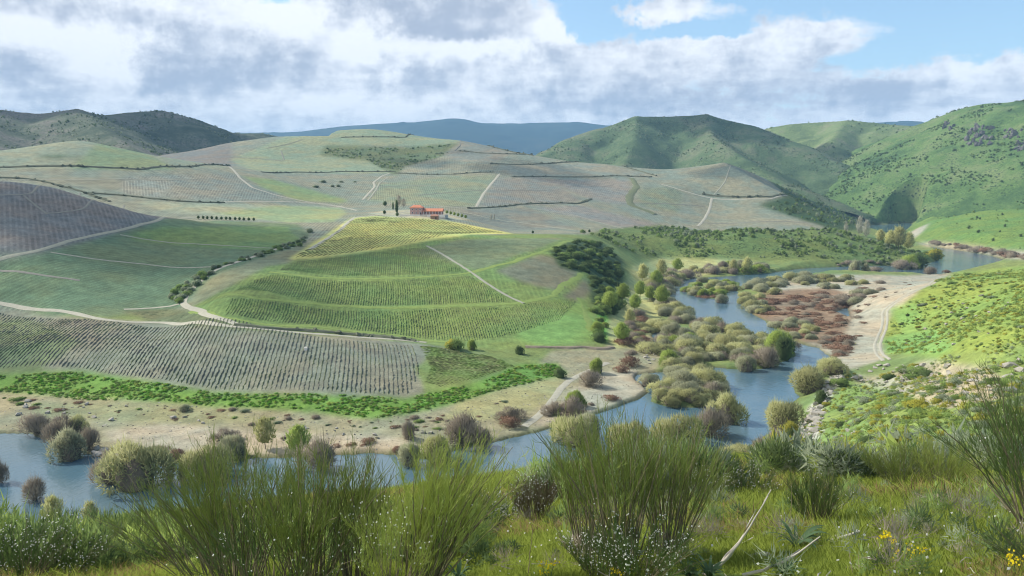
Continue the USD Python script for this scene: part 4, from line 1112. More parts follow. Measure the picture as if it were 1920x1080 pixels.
# ------------------------------------------------------------------ plants: where each one stands
C = CLASSES
NAMES = {"olive": ("willow_bush", "olive green willow"), "grey": ("willow_bush", "grey-green willow"), "bright": ("willow_bush", "bright green willow"), "mauve": ("bare_bush", "bare mauve-brown bush"),
         "red": ("dry_shrub", "low rust-brown shrub"), "dark": ("dark_shrub", "dark green shrub"), "shrub": ("green_shrub", "green shrub"), "yellow": ("yellow_shrub", "yellow-green shrub"), "sage": ("sage_shrub", "grey sage shrub")}
SINGLE = [  # kind, u, v (foot), width, height in the photograph, what tells it apart
    ("mauve", 70, 812, 58, 36, "round dark bare bush at the tip of the left sandbank"),
    ("mauve", 118, 824, 66, 46, "broad bare bush second from the left sandbank tip"),
    ("olive", 148, 812, 50, 34, "olive bush behind the pair of bare bushes on the left sandbank"),
    ("grey", 132, 861, 64, 52, "grey willow standing in the water off the left sandbank"),
    ("mauve", 166, 843, 46, 40, "small bare bush beside the rocks on the left sandbank"),
    ("mauve", 66, 937, 54, 40, "lone small bare bush in open water at lower left"),
    ("mauve", -2, 906, 26, 44, "bare bush cut off by the left picture edge above the water"),
    ("olive", 255, 914, 118, 82, "largest olive willow standing in the water at lower left"),
    ("mauve", 204, 906, 66, 60, "pale leafless bush leaning beside the largest lower left willow"),
    ("red", 300, 858, 42, 28, "rusty shrub on the water margin above the largest left willow"),
    ("red", 330, 862, 46, 26, "flat rusty shrub right of its twin above the largest left willow"),
    ("olive", 392, 895, 96, 62, "olive willow half hidden behind the left broom bushes"),
    ("grey", 445, 858, 62, 44, "grey willow on the bank behind the left broom tops"),
    ("mauve", 420, 826, 56, 24, "flat brown bush on the sand behind the left broom tops"),
    ("grey", 345, 770, 26, 12, "tiny grey shrub alone on the flat below the green bank"),
    ("mauve", 600, 880, 90, 60, "bare bush between the left broom heads at the waterline"),
    ("grey", 770, 872, 52, 46, "small grey willow on the near shore left of the pool"),
    ("olive", 822, 868, 74, 58, "olive willow on the shore left of the wide pool"),
    ("mauve", 868, 832, 104, 62, "largest bare mauve bush on the point left of the pool"),
    ("mauve", 905, 838, 50, 40, "dark bare bush at the water edge of the left point"),
    ("mauve", 764, 824, 40, 40, "thin bare bush on the sand left of the largest mauve bush"),
    ("red", 745, 847, 26, 16, "tiny rusty shrub at the shore of the small left inlet"),
    ("red", 690, 832, 30, 14, "small rusty shrub on the sand above the left inlet"),
    ("red", 960, 800, 50, 26, "rusty shrub beside the foot of the sandy track"),
    ("mauve", 955, 785, 60, 26, "brown bush between sandy track and the left point"),
    ("mauve", 1075, 775, 66, 36, "brown bush right of the sandy track by the shore"),
    ("mauve", 1040, 778, 50, 28, "low brown bush touching the sandy track"),
    ("olive", 1080, 832, 104, 54, "long willow island at the mouth of the pool"),
    ("grey", 1110, 822, 60, 50, "grey willow on the right part of the pool mouth island"),
    ("bright", 1080, 762, 44, 34, "bright yellow-green bush beside the sandy track"),
    ("bright", 1120, 700, 36, 32, "small bright bush on the flat right of the sandy track"),
    ("mauve", 1105, 725, 60, 34, "brown bush on the flat beside the small bright bush"),
    ("red", 1165, 697, 34, 18, "round rust shrub on the bare sand below the raw bank"),
    ("red", 1180, 686, 50, 26, "rusty bush at the corner of the small blue pool"),
    ("red", 1145, 750, 40, 14, "flat rust shrub on the spit above the pool"),
    ("grey", 1215, 724, 50, 26, "small grey bush leaning over the blue side pool"),
    ("olive", 1272, 838, 104, 66, "yellow-olive willow in the water right of centre"),
    ("olive", 1190, 850, 92, 66, "olive willow in the pool behind the centre broom"),
    ("olive", 1362, 792, 78, 60, "tall round willow at the tip of the lower island"),
    ("mauve", 1330, 818, 92, 56, "brown bush between the tall round willow and the centre broom"),
    ("grey", 1400, 696, 44, 32, "pale silver willow at the front of the large peninsula"),
    ("mauve", 1440, 688, 50, 40, "brown bush at the river corner of the peninsula"),
    ("dark", 1470, 672, 52, 46, "dark bush at the right end of the peninsula"),
    ("bright", 1456, 662, 62, 44, "brightest green willow at the right end of the peninsula"),
    ("grey", 1350, 568, 26, 18, "round willow alone in the channel beside the upper island"),
    ("olive", 1520, 735, 84, 46, "amber-green willow hanging over the right bank below the cliff"),
    ("olive", 1562, 700, 66, 30, "low amber willow on the right bank at the river bend"),
    ("olive", 1468, 812, 78, 62, "large amber willow on the right bank nearest the camera"),
    ("yellow", 1482, 822, 42, 34, "yellow bush in front of the large amber willow"),
    ("mauve", 1455, 838, 50, 34, "brown bush below the yellow bush on the right bank"),
    ("olive", 1400, 866, 90, 34, "long low bush on the near right bank"),
    ("mauve", 1430, 852, 60, 34, "brown bush at the end of the near right bank"),
    ("dark", 1540, 755, 34, 26, "dark round shrub above the pale cliff"),
    ("shrub", 855, 655, 44, 24, "pale round bush under the foot of the central hill"),
    ("yellow", 850, 654, 34, 20, "yellowish bush at the ditch between two vineyards"),
    ("bright", 886, 656, 22, 22, "small green tree-like bush at the ditch between two vineyards"),
    ("dark", 974, 664, 24, 18, "small dark bush near the tip of the corner vineyard"),
    ("dark", 1050, 708, 30, 20, "dark green mound at the end of the green river bank"),
    ("dark", 1718, 502, 46, 26, "dark foot of the round green tree on the far point"),
    ("bright", 1708, 503, 40, 26, "round bright green tree on the far point of the bend"),
    ("yellow", 1752, 486, 34, 20, "yellow-green bush on the tip of the far spit"),
    ("mauve", 1690, 505, 46, 18, "brown bush left of the round tree on the far point"),
    ("mauve", 1640, 512, 40, 12, "low brown clump in the back channel"),
    ("mauve", 1742, 516, 32, 16, "brown bush on the sand below the far bend"),
    ("red", 1774, 512, 18, 8, "small dark rust shrub on the shore below the far bend"),
    ("grey", 1604, 516, 28, 28, "pale round willow on the near edge of the back channel"),
    ("grey", 1624, 516, 18, 22, "smaller pale willow right of the round one by the back channel"),
]
for kind, u, v, w, h, lab in SINGLE:
    nm, word = NAMES[kind]
    at_pixel(nm, C[kind], u, v, w, h, lab, "bush" if kind != "bright" or w < 60 else "willow", water=to_water(*at_height(u, v, 0.)[:2]) < 0)

RR = np.random.default_rng(41)
ORD = ["first", "second", "third", "fourth", "fifth", "sixth", "seventh", "eighth", "ninth", "tenth", "eleventh", "twelfth", "thirteenth", "fourteenth"]
ROW = ["front", "second", "third", "fourth", "fifth"]


def fill(outline, n, kinds, wpx, ratio, label, category, group, name, gap=.5, dmin=100, dmax=2500, metric=None, water=False):
    """Plants of a thicket: n of them, kept apart; sizes from the photograph (pixels) or in metres."""
    poly = Polygon(outline).buffer(0)
    x0, y0, x1, y1 = poly.bounds
    done, made = [], {}
    tries = 0
    while len(done) < n and tries < n * 40:
        tries += 1
        u, v = RR.uniform(x0, x1), RR.uniform(y0, y1)
        if not poly.contains(Point(u, v)):
            continue
        p = at_height(u, v, 0.) if water else place(u, v, dmin)
        D = math.hypot(p[0], p[1])
        if D > dmax or (not water and to_water(p[0], p[1]) < 0.3):
            continue
        size = RR.uniform(*metric) if metric else px_size(p, wpx[0] + (wpx[1] - wpx[0]) * RR.random() ** 1.7)
        if any(math.hypot(p[0] - q[0], p[1] - q[1]) < gap * (size + q[2]) / 2 for q in done):
            continue
        done.append((p[0], p[1], size))
        kind = kinds[int(RR.integers(len(kinds)))]
        p = np.array(p)
        p[2] -= .08 * size
        word = NAMES.get(kind, (None, ""))[1]
        lab_ = label.replace("{k}", word)
        made.setdefault(lab_, []).append((u, v, put(name or NAMES[kind][0], C[kind][int(RR.integers(len(C[kind])))], p, (size * .53, size * .53 * RR.uniform(.75, 1.2), size * .6 * RR.uniform(*ratio)), RR.uniform(0, 360),
            lab_, category, group + (" " + word if "{k}" in label else ""))))
    # where a thicket is small enough to count, each plant is told by its row and its place in the row
    for lab_, found in made.items():
        nrow = max(1, round(len(found) / 9))
        if len(found) < 2 or nrow > len(ROW):
            continue
        found.sort(key=lambda e: -e[1])
        for i in range(nrow):
            line = sorted(found[i * len(found) // nrow:(i + 1) * len(found) // nrow], key=lambda e: e[0])
            for j, (_, _, pr) in enumerate(line):
                where = ORD[j] + " from left" if j else "leftmost"
                row_ = "" if nrow == 1 else " in the " + (ROW[i] if i < nrow - 1 else "rearmost") + " row"
                tag(pr, f"{lab_}, {where}{row_}")
    return done


fill([(1282, 546), (1300, 556), (1340, 560), (1352, 552), (1384, 541), (1388, 531), (1335, 524), (1290, 531)], 20, ["olive", "grey", "olive", "bright"], (18, 32), (.6, .8), "{k} on the upper river island", "willow", "willows on the upper island", "willow_bush", .55)
fill([(1300, 561), (1330, 562), (1350, 553), (1320, 552)], 5, ["red"], (16, 26), (.35, .5), "rust-brown shrub on the near rim of the upper island", "shrub", "rusty shrubs on the upper island", "dry_shrub", .4)
fill([(1390, 533), (1450, 527), (1520, 521), (1560, 523), (1530, 534), (1450, 540), (1400, 545)], 18, ["grey", "grey", "olive"], (20, 36), (.6, .75), "{k} beside the back channel", "willow", "willows along the back channel", "willow_bush", .5)
fill([(1540, 524), (1600, 520), (1625, 530), (1600, 545), (1545, 542)], 9, ["grey", "olive"], (18, 30), (.6, .75), "{k} on the sand spit", "willow", "willows on the sand spit", "willow_bush", .55)
fill([(1566, 560), (1630, 548), (1625, 572), (1575, 570)], 8, ["mauve", "grey"], (24, 42), (.5, .65), "{k} beside the small sandy pool", "bush", "bushes beside the sandy pool", None, .45)
fill([(1392, 560), (1425, 545), (1460, 552), (1430, 570), (1440, 590), (1420, 592), (1404, 580)], 10, ["olive", "grey"], (26, 38), (.65, .8), "{k} on the outer channel bend", "willow", "willows on the outer bend", "willow_bush", .5)
fill([(1455, 612), (1490, 600), (1540, 615), (1520, 636), (1490, 640)], 10, ["grey", "olive", "grey"], (24, 40), (.6, .75), "{k} below the rusty scrub", "willow", "willows below the rusty scrub", "willow_bush", .5)
fill([(1415, 570), (1450, 552), (1540, 548), (1590, 565), (1590, 600), (1575, 640), (1545, 645), (1500, 632), (1450, 606)], 120, ["red", "red", "red", "mauve"], (16, 34), (.35, .55), "{k} of the rusty scrub flat", "shrub", "scrub flat inside the river bend", None, .38)
fill([(1545, 640), (1590, 635), (1590, 665), (1560, 672)], 14, ["red", "red", "mauve"], (20, 40), (.45, .6), "{k} on the bend's right shore", "shrub", "shrubs on the right shore of the bend", None, .4)
fill([(1590, 540), (1700, 522), (1720, 530), (1640, 570), (1610, 640), (1590, 610)], 20, ["red", "mauve"], (10, 28), (.3, .45), "{k} scattered on pale sand", "shrub", "shrubs scattered over the sand spit", None, 1.0)
fill([(1215, 660), (1230, 610), (1255, 570), (1285, 592), (1340, 618), (1420, 634), (1480, 650), (1485, 664), (1440, 686), (1330, 684), (1265, 690)], 74, ["olive", "grey", "olive", "bright", "grey", "olive", "mauve", "olive"], (30, 56), (.65, .9), "{k} of the peninsula thicket", "willow", "willow thicket of the peninsula", "willow_bush", .42)
fill([(1228, 560), (1244, 540), (1262, 556), (1290, 590), (1270, 600), (1240, 590)], 12, ["grey", "olive", "mauve"], (26, 44), (.6, .8), "{k} on the channel's left bank", "willow", "willows on the left bank of the main channel", "willow_bush", .45)
fill([(1218, 548), (1225, 525), (1260, 516), (1300, 518), (1262, 528), (1246, 542)], 16, ["mauve", "olive", "mauve", "grey"], (24, 40), (.6, .85), "{k} on the upper meadow bank", "bush", "bushes on the upper meadow bank", None, .45)
fill([(1300, 506), (1350, 496), (1440, 496), (1450, 505), (1380, 514), (1310, 517)], 22, ["olive", "grey", "mauve", "bright"], (20, 38), (.6, .9), "{k} on the far meadow edge", "bush", "bushes on the far meadow edge", None, .5)
fill([(1222, 756), (1250, 764), (1312, 764), (1344, 736), (1344, 716), (1290, 712), (1242, 728)], 20, ["olive", "olive", "grey", "mauve"], (40, 66), (.65, .85), "{k} of the lower willow island", "willow", "willows of the lower island", "willow_bush", .42)
fill([(1252, 712), (1268, 694), (1300, 700), (1330, 716), (1290, 724)], 7, ["olive", "grey"], (36, 56), (.7, .9), "{k} behind the lower island", "willow", "willows behind the lower island", "willow_bush", .45, water=True)
fill([(1165, 640), (1190, 590), (1215, 600), (1212, 650), (1180, 668)], 22, ["mauve", "mauve", "red", "olive"], (24, 44), (.5, .75), "{k} by the stony stream", "bush", "bushes along the side stream", None, .5)
fill([(1030, 470), (1085, 450), (1130, 458), (1166, 492), (1160, 530), (1130, 556), (1114, 575), (1106, 515), (1050, 498)], 110, ["dark", "dark", "dark", "shrub"], (14, 30), (.5, .75), "{k} in the steep scrub gully", "shrub", "scrub gully shrubs", None, .38, 400, 760)
fill([(1112, 575), (1135, 552), (1175, 530), (1195, 545), (1165, 575), (1140, 600), (1124, 640), (1112, 640)], 26, ["shrub", "bright", "shrub", "dark"], (18, 34), (.8, 1.1), "{k} in the meadow hedge", "shrub", "hedge between bright field and meadow", None, .4, 300, 700)
fill([(1010, 770), (1060, 745), (1100, 735), (1120, 760), (1040, 795)], 10, ["red", "mauve"], (16, 40), (.35, .5), "{k} right of sandy track", "shrub", "shrubs right of the sandy track", None, .6)
fill([(0, 745), (250, 756), (500, 772), (700, 790), (860, 775), (950, 745), (930, 800), (850, 815), (700, 805), (400, 795), (100, 780)], 95, ["red", "mauve", "red", "sage", "shrub"], (4, 24), (.35, .5), "{k} on the dry flats", "shrub", "shrubs on the dry flats", None, .7)
fill([(520, 812), (600, 818), (700, 825), (690, 845), (560, 850)], 10, ["red", "mauve"], (16, 34), (.35, .5), "{k} on the sand strip", "shrub", "shrubs on the sand strip behind the broom", None, .7)
fill([(310, 568), (330, 545), (372, 518), (402, 503), (400, 512), (360, 545), (336, 570)], 26, ["sage", "sage", "shrub"], (12, 22), (.8, 1.1), "{k} of the winding-track hedge", "shrub", "hedge along the winding track", None, .45, 300, 500)
fill([(400, 505), (430, 492), (520, 465), (560, 452), (575, 432), (583, 436), (565, 462), (520, 472), (440, 497)], 34, ["sage", "shrub", "dark"], (8, 16), (.7, 1.0), "{k} of the upper vineyard hedge", "shrub", "upper hedge of the left vineyard", None, .5, 380, 750)
fill([(560, 345), (690, 330), (690, 365), (640, 375)], 6, ["sage"], (8, 14), (.6, .8), "grey sage shrub among the fields above the farm road", "shrub", "sage shrubs above the farm road", "sage_shrub", 1.0, 800, 1300)
fill([(1722, 456), (1745, 454), (1800, 460), (1890, 474), (1940, 482), (1940, 488), (1884, 481), (1800, 466), (1738, 459)], 34, ["mauve", "mauve", "red"], (10, 30), (.45, .7), "{k} of the far river bank", "shrub", "shrubs of the far river bank", None, .35, 600)
fill([(1565, 500), (1640, 494), (1700, 496), (1680, 490), (1570, 492)], 12, ["mauve", "dark"], (10, 24), (.4, .6), "{k} below the scrub ridge", "shrub", "shrubs at the foot of the scrub ridge", None, .5, 600)
# scrub of the right slope and the near spur, the nearest of it singly
fill([(1790, 515), (1905, 505), (1990, 560), (1990, 640), (1920, 646), (1790, 664), (1690, 640), (1690, 600), (1740, 545)], 170, ["shrub", "sage", "shrub", "shrub", "yellow", "dark"], (4, 15), (.45, .7), "{k} on the far grassy slope", "shrub", "shrubs of the far right slope", None, .35, 230, 800)
fill([(1390, 870), (1500, 790), (1560, 720), (1640, 690), (1760, 690), (1920, 700), (1990, 760), (1990, 850), (1800, 860), (1600, 880), (1450, 886)], 200, ["shrub", "sage", "shrub", "sage", "yellow", "dark"], (8, 38), (.45, .7), "{k} on the rocky spur", "shrub", "shrubs of the rocky spur", None, .35, 60, 300)

TREE_LIST = [  # kind, u, v (foot), height px, label
    ("tree", 1143, 586, 40, "young bright tree at the left margin of the meadow"), ("tree", 1168, 566, 36, "second young tree from the scrub gully on the meadow"), ("tree", 1190, 585, 34, "young tree in the middle of the meadow casting a long shadow"),
    ("tree", 1200, 560, 34, "bright tree beside the meadow path"), ("tree", 1218, 566, 30, "bright tree near the river end of the meadow"), ("tree", 1230, 540, 34, "taller bright tree on the upper meadow"),
    ("tree", 1165, 645, 42, "bright green tree over the stony side stream"), ("olivetree", 1205, 528, 34, "yellowish tree at the upper meadow corner"), ("olivetree", 1240, 520, 34, "yellow-green tree at the top of the main channel"),
    ("tree", 1270, 512, 28, "bright tree on the bank above the main channel"), ("tree", 1240, 575, 40, "leafy tree overhanging the left bank of the channel"), ("olivetree", 1180, 610, 32, "pale young tree on the lower meadow"),
    ("olivetree", 497, 842, 60, "yellow-leaved tree rising behind the left broom"), ("tree", 560, 858, 62, "pale green tree right of the yellow-leaved one behind the broom"),
    ("olivetree", 1400, 512, 30, "yellowish tree beside the bare poplars"), ("olivetree", 1375, 512, 26, "small yellowish tree left of the bare poplars"),
    ("olivetree", 1684, 470, 42, "large pale yellow tree before the far river reach"), ("olivetree", 1702, 472, 34, "pale yellow tree at the right end of the far grove"), ("olivetree", 1650, 456, 24, "low pale tree at the left of the far grove"), ("olivetree", 1668, 464, 30, "pale tree in the middle of the far grove"),
    ("poplar", 1612, 442, 34, "slim bare poplar at the far river reach"), ("poplar", 1586, 438, 20, "small bare poplar left of the far grove"), ("poplar", 1624, 446, 32, "second bare poplar at the far river reach"),
    ("cypress", 744, 399, 24, "tall dark cypress left of the farmhouse"), ("cypress", 737, 393, 14, "shorter dark cypress beside the tall one"), ("darktree", 722, 387, 10, "small dark round tree up the road from the cypresses"),
    ("darktree", 721, 402, 8, "dark tree by the bend of the farm road"), ("darktree", 745, 406, 8, "little dark tree on the edge of the yellow vineyard"),
    ("thin", 748, 388, 22, "large leafless tree behind the cypresses"), ("thin", 757, 390, 18, "smaller leafless tree behind the farmhouse drive"), ("poplar", 921, 413, 12, "slim bare tree standing alone on the far field"), ("poplar", 927, 413, 12, "twin slim tree right of its neighbour on the far field"),
    ("darktree", 999, 438, 6, "tiny dark tree at the tip of the yellow vineyard"), ("darktree", 1105, 436, 6, "tiny dark tree beside the track above the gully"),
]
for kind, u, v, h, lab in TREE_LIST:
    at_pixel({"tree": "meadow_tree", "olivetree": "young_tree", "poplar": "bare_poplar", "cypress": "cypress_tree", "darktree": "dark_tree", "thin": "leafless_tree"}[kind], TREES[kind], u, v, h, h, lab, "tree")
for k in range(26):   # grove of bare poplars
    u, v = 1445 + 4.5 * k + RR.uniform(-3, 3), 506 - .16 * k + RR.uniform(-5, 1)
    at_pixel("bare_poplar", TREES["poplar"], u, v, RR.uniform(26, 40), 0, "bare grey poplar of the dense grove on the far meadow bank", "tree", "grove of bare grey poplars")
for k in range(13):   # tree line below the level road
    at_pixel("dark_tree", TREES["darktree"], 372 + 8.6 * k + RR.uniform(-1, 1), 411 + .3 * k, 6.5, 6.5, "small dark tree of the neat row below the level road", "tree", "tree row below the level road")
for k in range(6):    # trees down the lane from the house
    at_pixel("lane_tree", TREES["tree"], 838 + 7 * k, 402 + 1.7 * k, RR.uniform(7, 10), 8, f"{['first', 'second', 'third', 'fourth', 'fifth', 'last'][k]} round green tree of the row leading down from the farmhouse", "tree", "tree row beside the farmhouse")
# flats dead trunk, boulders


# ------------------------------------------------------------------ scrub that nobody could count
def scatter(name, label, category, protos, P, S, mats_rot=None, kind="stuff"):
    pi = UsdGeom.PointInstancer.Define(stage, "/World/" + name)
    path = str(pi.GetPath())
    targets = []
    for pn, V, F, N, mat in protos:
        set_mesh(f"{path}/{pn}", V, F, N, mat)
        targets.append(f"{path}/{pn}")
    r = np.random.default_rng(len(P))
    n = len(P)
    pi.CreatePrototypesRel().SetTargets(targets)
    pi.CreateProtoIndicesAttr(Vt.IntArray.FromNumpy(r.integers(0, len(protos), n).astype(np.int32)))
    pi.CreatePositionsAttr(Vt.Vec3fArray.FromNumpy(np.asarray(P, np.float32)))
    pi.CreateScalesAttr(Vt.Vec3fArray.FromNumpy(np.asarray(S, np.float32)))
    a = r.uniform(0, 2 * np.pi, n)
    q = np.column_stack([np.cos(a / 2), np.zeros(n), np.zeros(n), np.sin(a / 2)]).astype(np.float32)
    pi.CreateOrientationsAttr(Vt.QuathArray([Gf.Quath(*map(float, k)) for k in q]))
    tag(pi, label, category, kind=kind)
    return pi


def small_bush(seed, kind, n=150, length=.42, width=.22):
    V, F, N = dome_crown(seed, n, 6, length, width, .9, hollow=.4)
    return f"{kind}_clump_{seed}", V, F, N, LEAF[kind]


RS = np.random.default_rng(77)


def sample_px(outline, n, dmin, dmax, patchy=25.0, cut=.45, seed=1, wet=True):
    """Random places on the ground inside an outline of the photograph, gathered in patches."""
    poly = Polygon([tuple(place(a, b, dmin)[:2]) for a, b in outline]).buffer(0)
    x0, y0, x1, y1 = poly.bounds
    shapely.prepare(poly)
    m = n * 8
    x, y = RS.uniform(x0, x1, m), RS.uniform(y0, y1, m)
    ok = shapely.contains_xy(poly, x, y)
    ok &= meshkit.fbm(np.stack([x / patchy, y / patchy, np.full(m, seed)], -1), 3, seed) > cut
    if wet:
        ok &= to_water(x, y) > .5
    D = np.hypot(x, y)
    ok &= (D > dmin * .9) & (D < dmax)
    x, y = x[ok][:n], y[ok][:n]
    return np.column_stack([x, y, height(x, y)])


def sized(n, lo, hi, flat=(.5, .8)):
    s = (lo + (hi - lo) * RS.random(n) ** 2) * .5
    return np.column_stack([s, s * RS.uniform(.8, 1.2, n), 2 * s * RS.uniform(*flat, n)])


P = sample_px([(-60, 702), (0, 705), (150, 698), (400, 738), (760, 748), (900, 718), (975, 686), (1040, 682), (1060, 700), (1000, 716), (950, 727), (850, 756), (770, 774), (700, 785), (600, 770), (400, 762), (250, 750), (0, 735), (-60, 733)], 4200, 200, 420, 7, .34, 3)
scatter("bank_undergrowth", "lush bright green undergrowth along the bank below the near vineyard", "undergrowth", [small_bush(1, "lush"), small_bush(2, "lush"), small_bush(3, "bright"), small_bush(4, "shrub")], P, sized(len(P), .3, 1.7, (.25, .42)))
P = sample_px([(1085, 446), (1130, 432), (1260, 422), (1420, 417), (1560, 427), (1660, 442), (1740, 472), (1765, 488), (1700, 490), (1400, 484), (1240, 480), (1160, 488)], 1500, 690, 960, 30, .42, 4)
scatter("ridge_scrub", "green and grey scrub covering the low ridge behind the river meadow", "scrub", [small_bush(11, "shrub"), small_bush(12, "dark"), small_bush(13, "shrub"), small_bush(14, "sage")], P, sized(len(P), 2, 5.5))
P = sample_px([(1395, 302), (1500, 336), (1600, 366), (1715, 402), (1620, 430), (1560, 430), (1540, 422), (1425, 386), (1476, 368), (1415, 316)], 1500, 1000, 1900, 40, .35, 5)
scatter("cone_scrub", "dark scrub on the steep flank beside the conical vineyard", "scrub", [small_bush(21, "dark"), small_bush(22, "dark"), small_bush(23, "sage"), small_bush(24, "shrub")], P, sized(len(P), 2.5, 6.5))
P = sample_px([(1740, 418), (1780, 400), (1850, 392), (2050, 390), (2050, 490), (1900, 470), (1800, 458)], 600, 780, 1700, 30, .48, 6)
scatter("far_bank_scrub", "dotted scrub on the green bank beyond the river bend", "scrub", [small_bush(31, "shrub"), small_bush(32, "dark")], P, sized(len(P), 1.5, 6))
P = sample_px([(612, 274), (760, 278), (864, 270), (836, 290), (760, 311), (742, 328), (692, 301), (604, 291)], 380, 1150, 1700, 30, .46, 7, False)
scatter("middle_hill_scrub", "dark scrub patch between the terraces of the middle hill", "scrub", [small_bush(41, "dark"), small_bush(42, "sage"), small_bush(43, "shrub")], P, sized(len(P), 2, 5, (.35, .55)))
P = sample_px([(1390, 880), (1500, 790), (1560, 715), (1640, 686), (1760, 674), (1960, 640), (1990, 880), (1600, 895)], 5200, 18, 300, 7, .40, 8)
scatter("spur_herbage", "tufted green herbage and low heath covering the rocky spur", "herbage", [small_bush(51, "shrub", 90), small_bush(52, "sage", 90), small_bush(53, "yellow", 90), small_bush(54, "bright", 90)], P, sized(len(P), .3, 1.9, (.3, .5)))
P = sample_px([(1790, 515), (1905, 505), (1990, 500), (1990, 646), (1920, 650), (1790, 662), (1665, 664), (1655, 640), (1672, 590), (1740, 545)], 5000, 220, 800, 14, .40, 9)
scatter("slope_herbage", "yellow-green tussocks covering the far grassy slope at right", "herbage", [small_bush(61, "shrub", 90), small_bush(62, "yellow", 90), small_bush(63, "bright", 90)], P, sized(len(P), .5, 2.6, (.3, .5)))


def on_hill(hname, n, patchy, cut, seed, low=8.0, lo=1.2, hi=5.0):
    V = HILLS[hname][0]
    x0, y0, x1, y1 = V[:, 0].min(), V[:, 1].min(), V[:, 0].max(), V[:, 1].max()
    m = n * 10
    x, y = RS.uniform(x0, x1, m), RS.uniform(y0, y1, m)
    z = hill_height(hname, x, y)
    u, v = pixel(np.column_stack([x, y, z]))
    ok = (z > low) & (u > -60) & (u < 1980) & (v < 460) & (meshkit.fbm(np.stack([x / patchy, y / patchy, np.full(m, seed)], -1), 3, seed) > cut)
    x, y, z = x[ok][:n], y[ok][:n], z[ok][:n]
    return np.column_stack([x, y, z]), sized(len(x), lo, hi)


P, Sz = on_hill("right", 9000, 55, .49, 5, 8, 1.5, 6.5)
scatter("rocky_hill_scrub", "dark green scrub dotting the steep rocky hill at right", "scrub", [small_bush(71, "dark"), small_bush(72, "shrub"), small_bush(73, "dark")], P, Sz)
P, Sz = on_hill("central", 6000, 60, .5, 6, 40)
scatter("round_hill_scrub", "dark scrub patches on the round hill behind the vineyards", "scrub", [small_bush(81, "dark"), small_bush(82, "sage")], P, Sz)
P, Sz = on_hill("left", 5000, 60, .44, 7, 60, 1.5, 5)
scatter("shaded_hill_scrub", "dark scrub patches on the shaded left skyline hills", "scrub", [small_bush(91, "dark"), small_bush(92, "sage")], P, Sz)
P, Sz = on_hill("notch", 700, 120, .5, 8, 40, 4, 9)
scatter("distant_hill_scrub", "scattered scrub on the low hill in the notch", "scrub", [small_bush(95, "dark"), small_bush(96, "shrub")], P, Sz)

# ------------------------------------------------------------------ rocks
M_ROCK = simple("pale_rock", (.33, .31, .265), scale=1.2, var=.6, bump=.6)
M_ROCK_GREY = simple("grey_rock", (.15, .145, .135), scale=.25, var=.8, bump=.8)


def rock(seed, n=14, flat=.65):
    r = np.random.default_rng(seed)
    p = unit(r.normal(size=(n, 3))) * r.uniform(.75, 1.1, (n, 1)) * [1, r.uniform(.6, 1), flat]
    h = trimesh.convex.convex_hull(p)
    return np.array(h.vertices), np.array(h.faces)


ROCKS = [kind_class(f"boulder_kind_{k}", [("rock", *rock(500 + k), None, M_ROCK)]) for k in range(5)]


def rocks(outline, n, px, label, group, dmin, dmax=2000, sink=.25):
    poly = Polygon(outline)
    x0, y0, x1, y1 = poly.bounds
    k = 0
    while k < n:
        u, v = RS.uniform(x0, x1), RS.uniform(y0, y1)
        if not poly.contains(Point(u, v)):
            continue
        p = place(u, v, dmin)
        s = px_size(p, RS.uniform(*px)) / 2
        put("boulder", ROCKS[int(RS.integers(5))], p + [0, 0, s * (.5 - sink)], (s, s * RS.uniform(.7, 1.2), s * RS.uniform(.7, 1.1)), RS.uniform(0, 360), label, "rock", group)
        k += 1


rocks([(1488, 815), (1530, 745), (1560, 708), (1580, 712), (1548, 760), (1540, 800), (1500, 850), (1480, 850)], 75, (10, 26), "pale boulder of the cliff band above the right river bank", "boulders of the river cliff", 130, 320)
rocks([(1600, 690), (1740, 678), (1860, 692), (1890, 745), (1780, 770), (1700, 745), (1600, 715)], 90, (4, 15), "pale stone strewn over the stony crest of the spur", "stones of the spur crest", 80, 300)
rocks([(1860, 690), (1990, 660), (1990, 740), (1880, 740)], 26, (14, 34), "pale block of the rock pile at the right edge", "rock pile at the right edge", 80, 300)
rocks([(1520, 800), (1700, 770), (1800, 780), (1780, 860), (1500, 870)], 70, (3, 12), "grey-white stone half hidden in the spur grass", "stones in the spur grass", 40, 300)
rocks([(1690, 590), (1900, 540), (1900, 640), (1700, 655)], 22, (4, 10), "small pale stone on the far grassy slope", "stones of the far slope", 230, 700)
rocks([(20, 750), (260, 760), (560, 800), (860, 800), (800, 830), (300, 790), (40, 790)], 40, (5, 13), "small stone lying on the dry flats by the left river", "stones on the dry flats", 150, 320)
rocks([(172, 842), (205, 838), (200, 855), (178, 858)], 10, (10, 18), "pale flat rock at the waterline beside the left bare bushes", "rocks at the left waterline", 140, 300)
rocks([(1215, 655), (1235, 640), (1240, 675), (1200, 690)], 14, (5, 12), "small rock in the stony side stream", "rocks of the side stream", 250, 420)
rocks([(1410, 645), (1440, 640), (1500, 648), (1500, 655)], 7, (4, 8), "pale stone in the riffle at the river bend", "stones in the riffle", 250, 420, .1)


def pebbles(name, label, outline, n, dmin, lo, hi, seed):
    P = sample_px(outline, n, dmin, 800, 6, .42, seed)
    s = (lo + (hi - lo) * RS.random(len(P)) ** 3) * .5
    scatter(name, label, "stones", [(f"stone_{k}", *rock(800 + k, 9, .6), None, M_ROCK if k < 2 else M_PEB) for k in range(4)], P, np.column_stack([s, s * RS.uniform(.6, 1.2, len(P)), s * .8]))


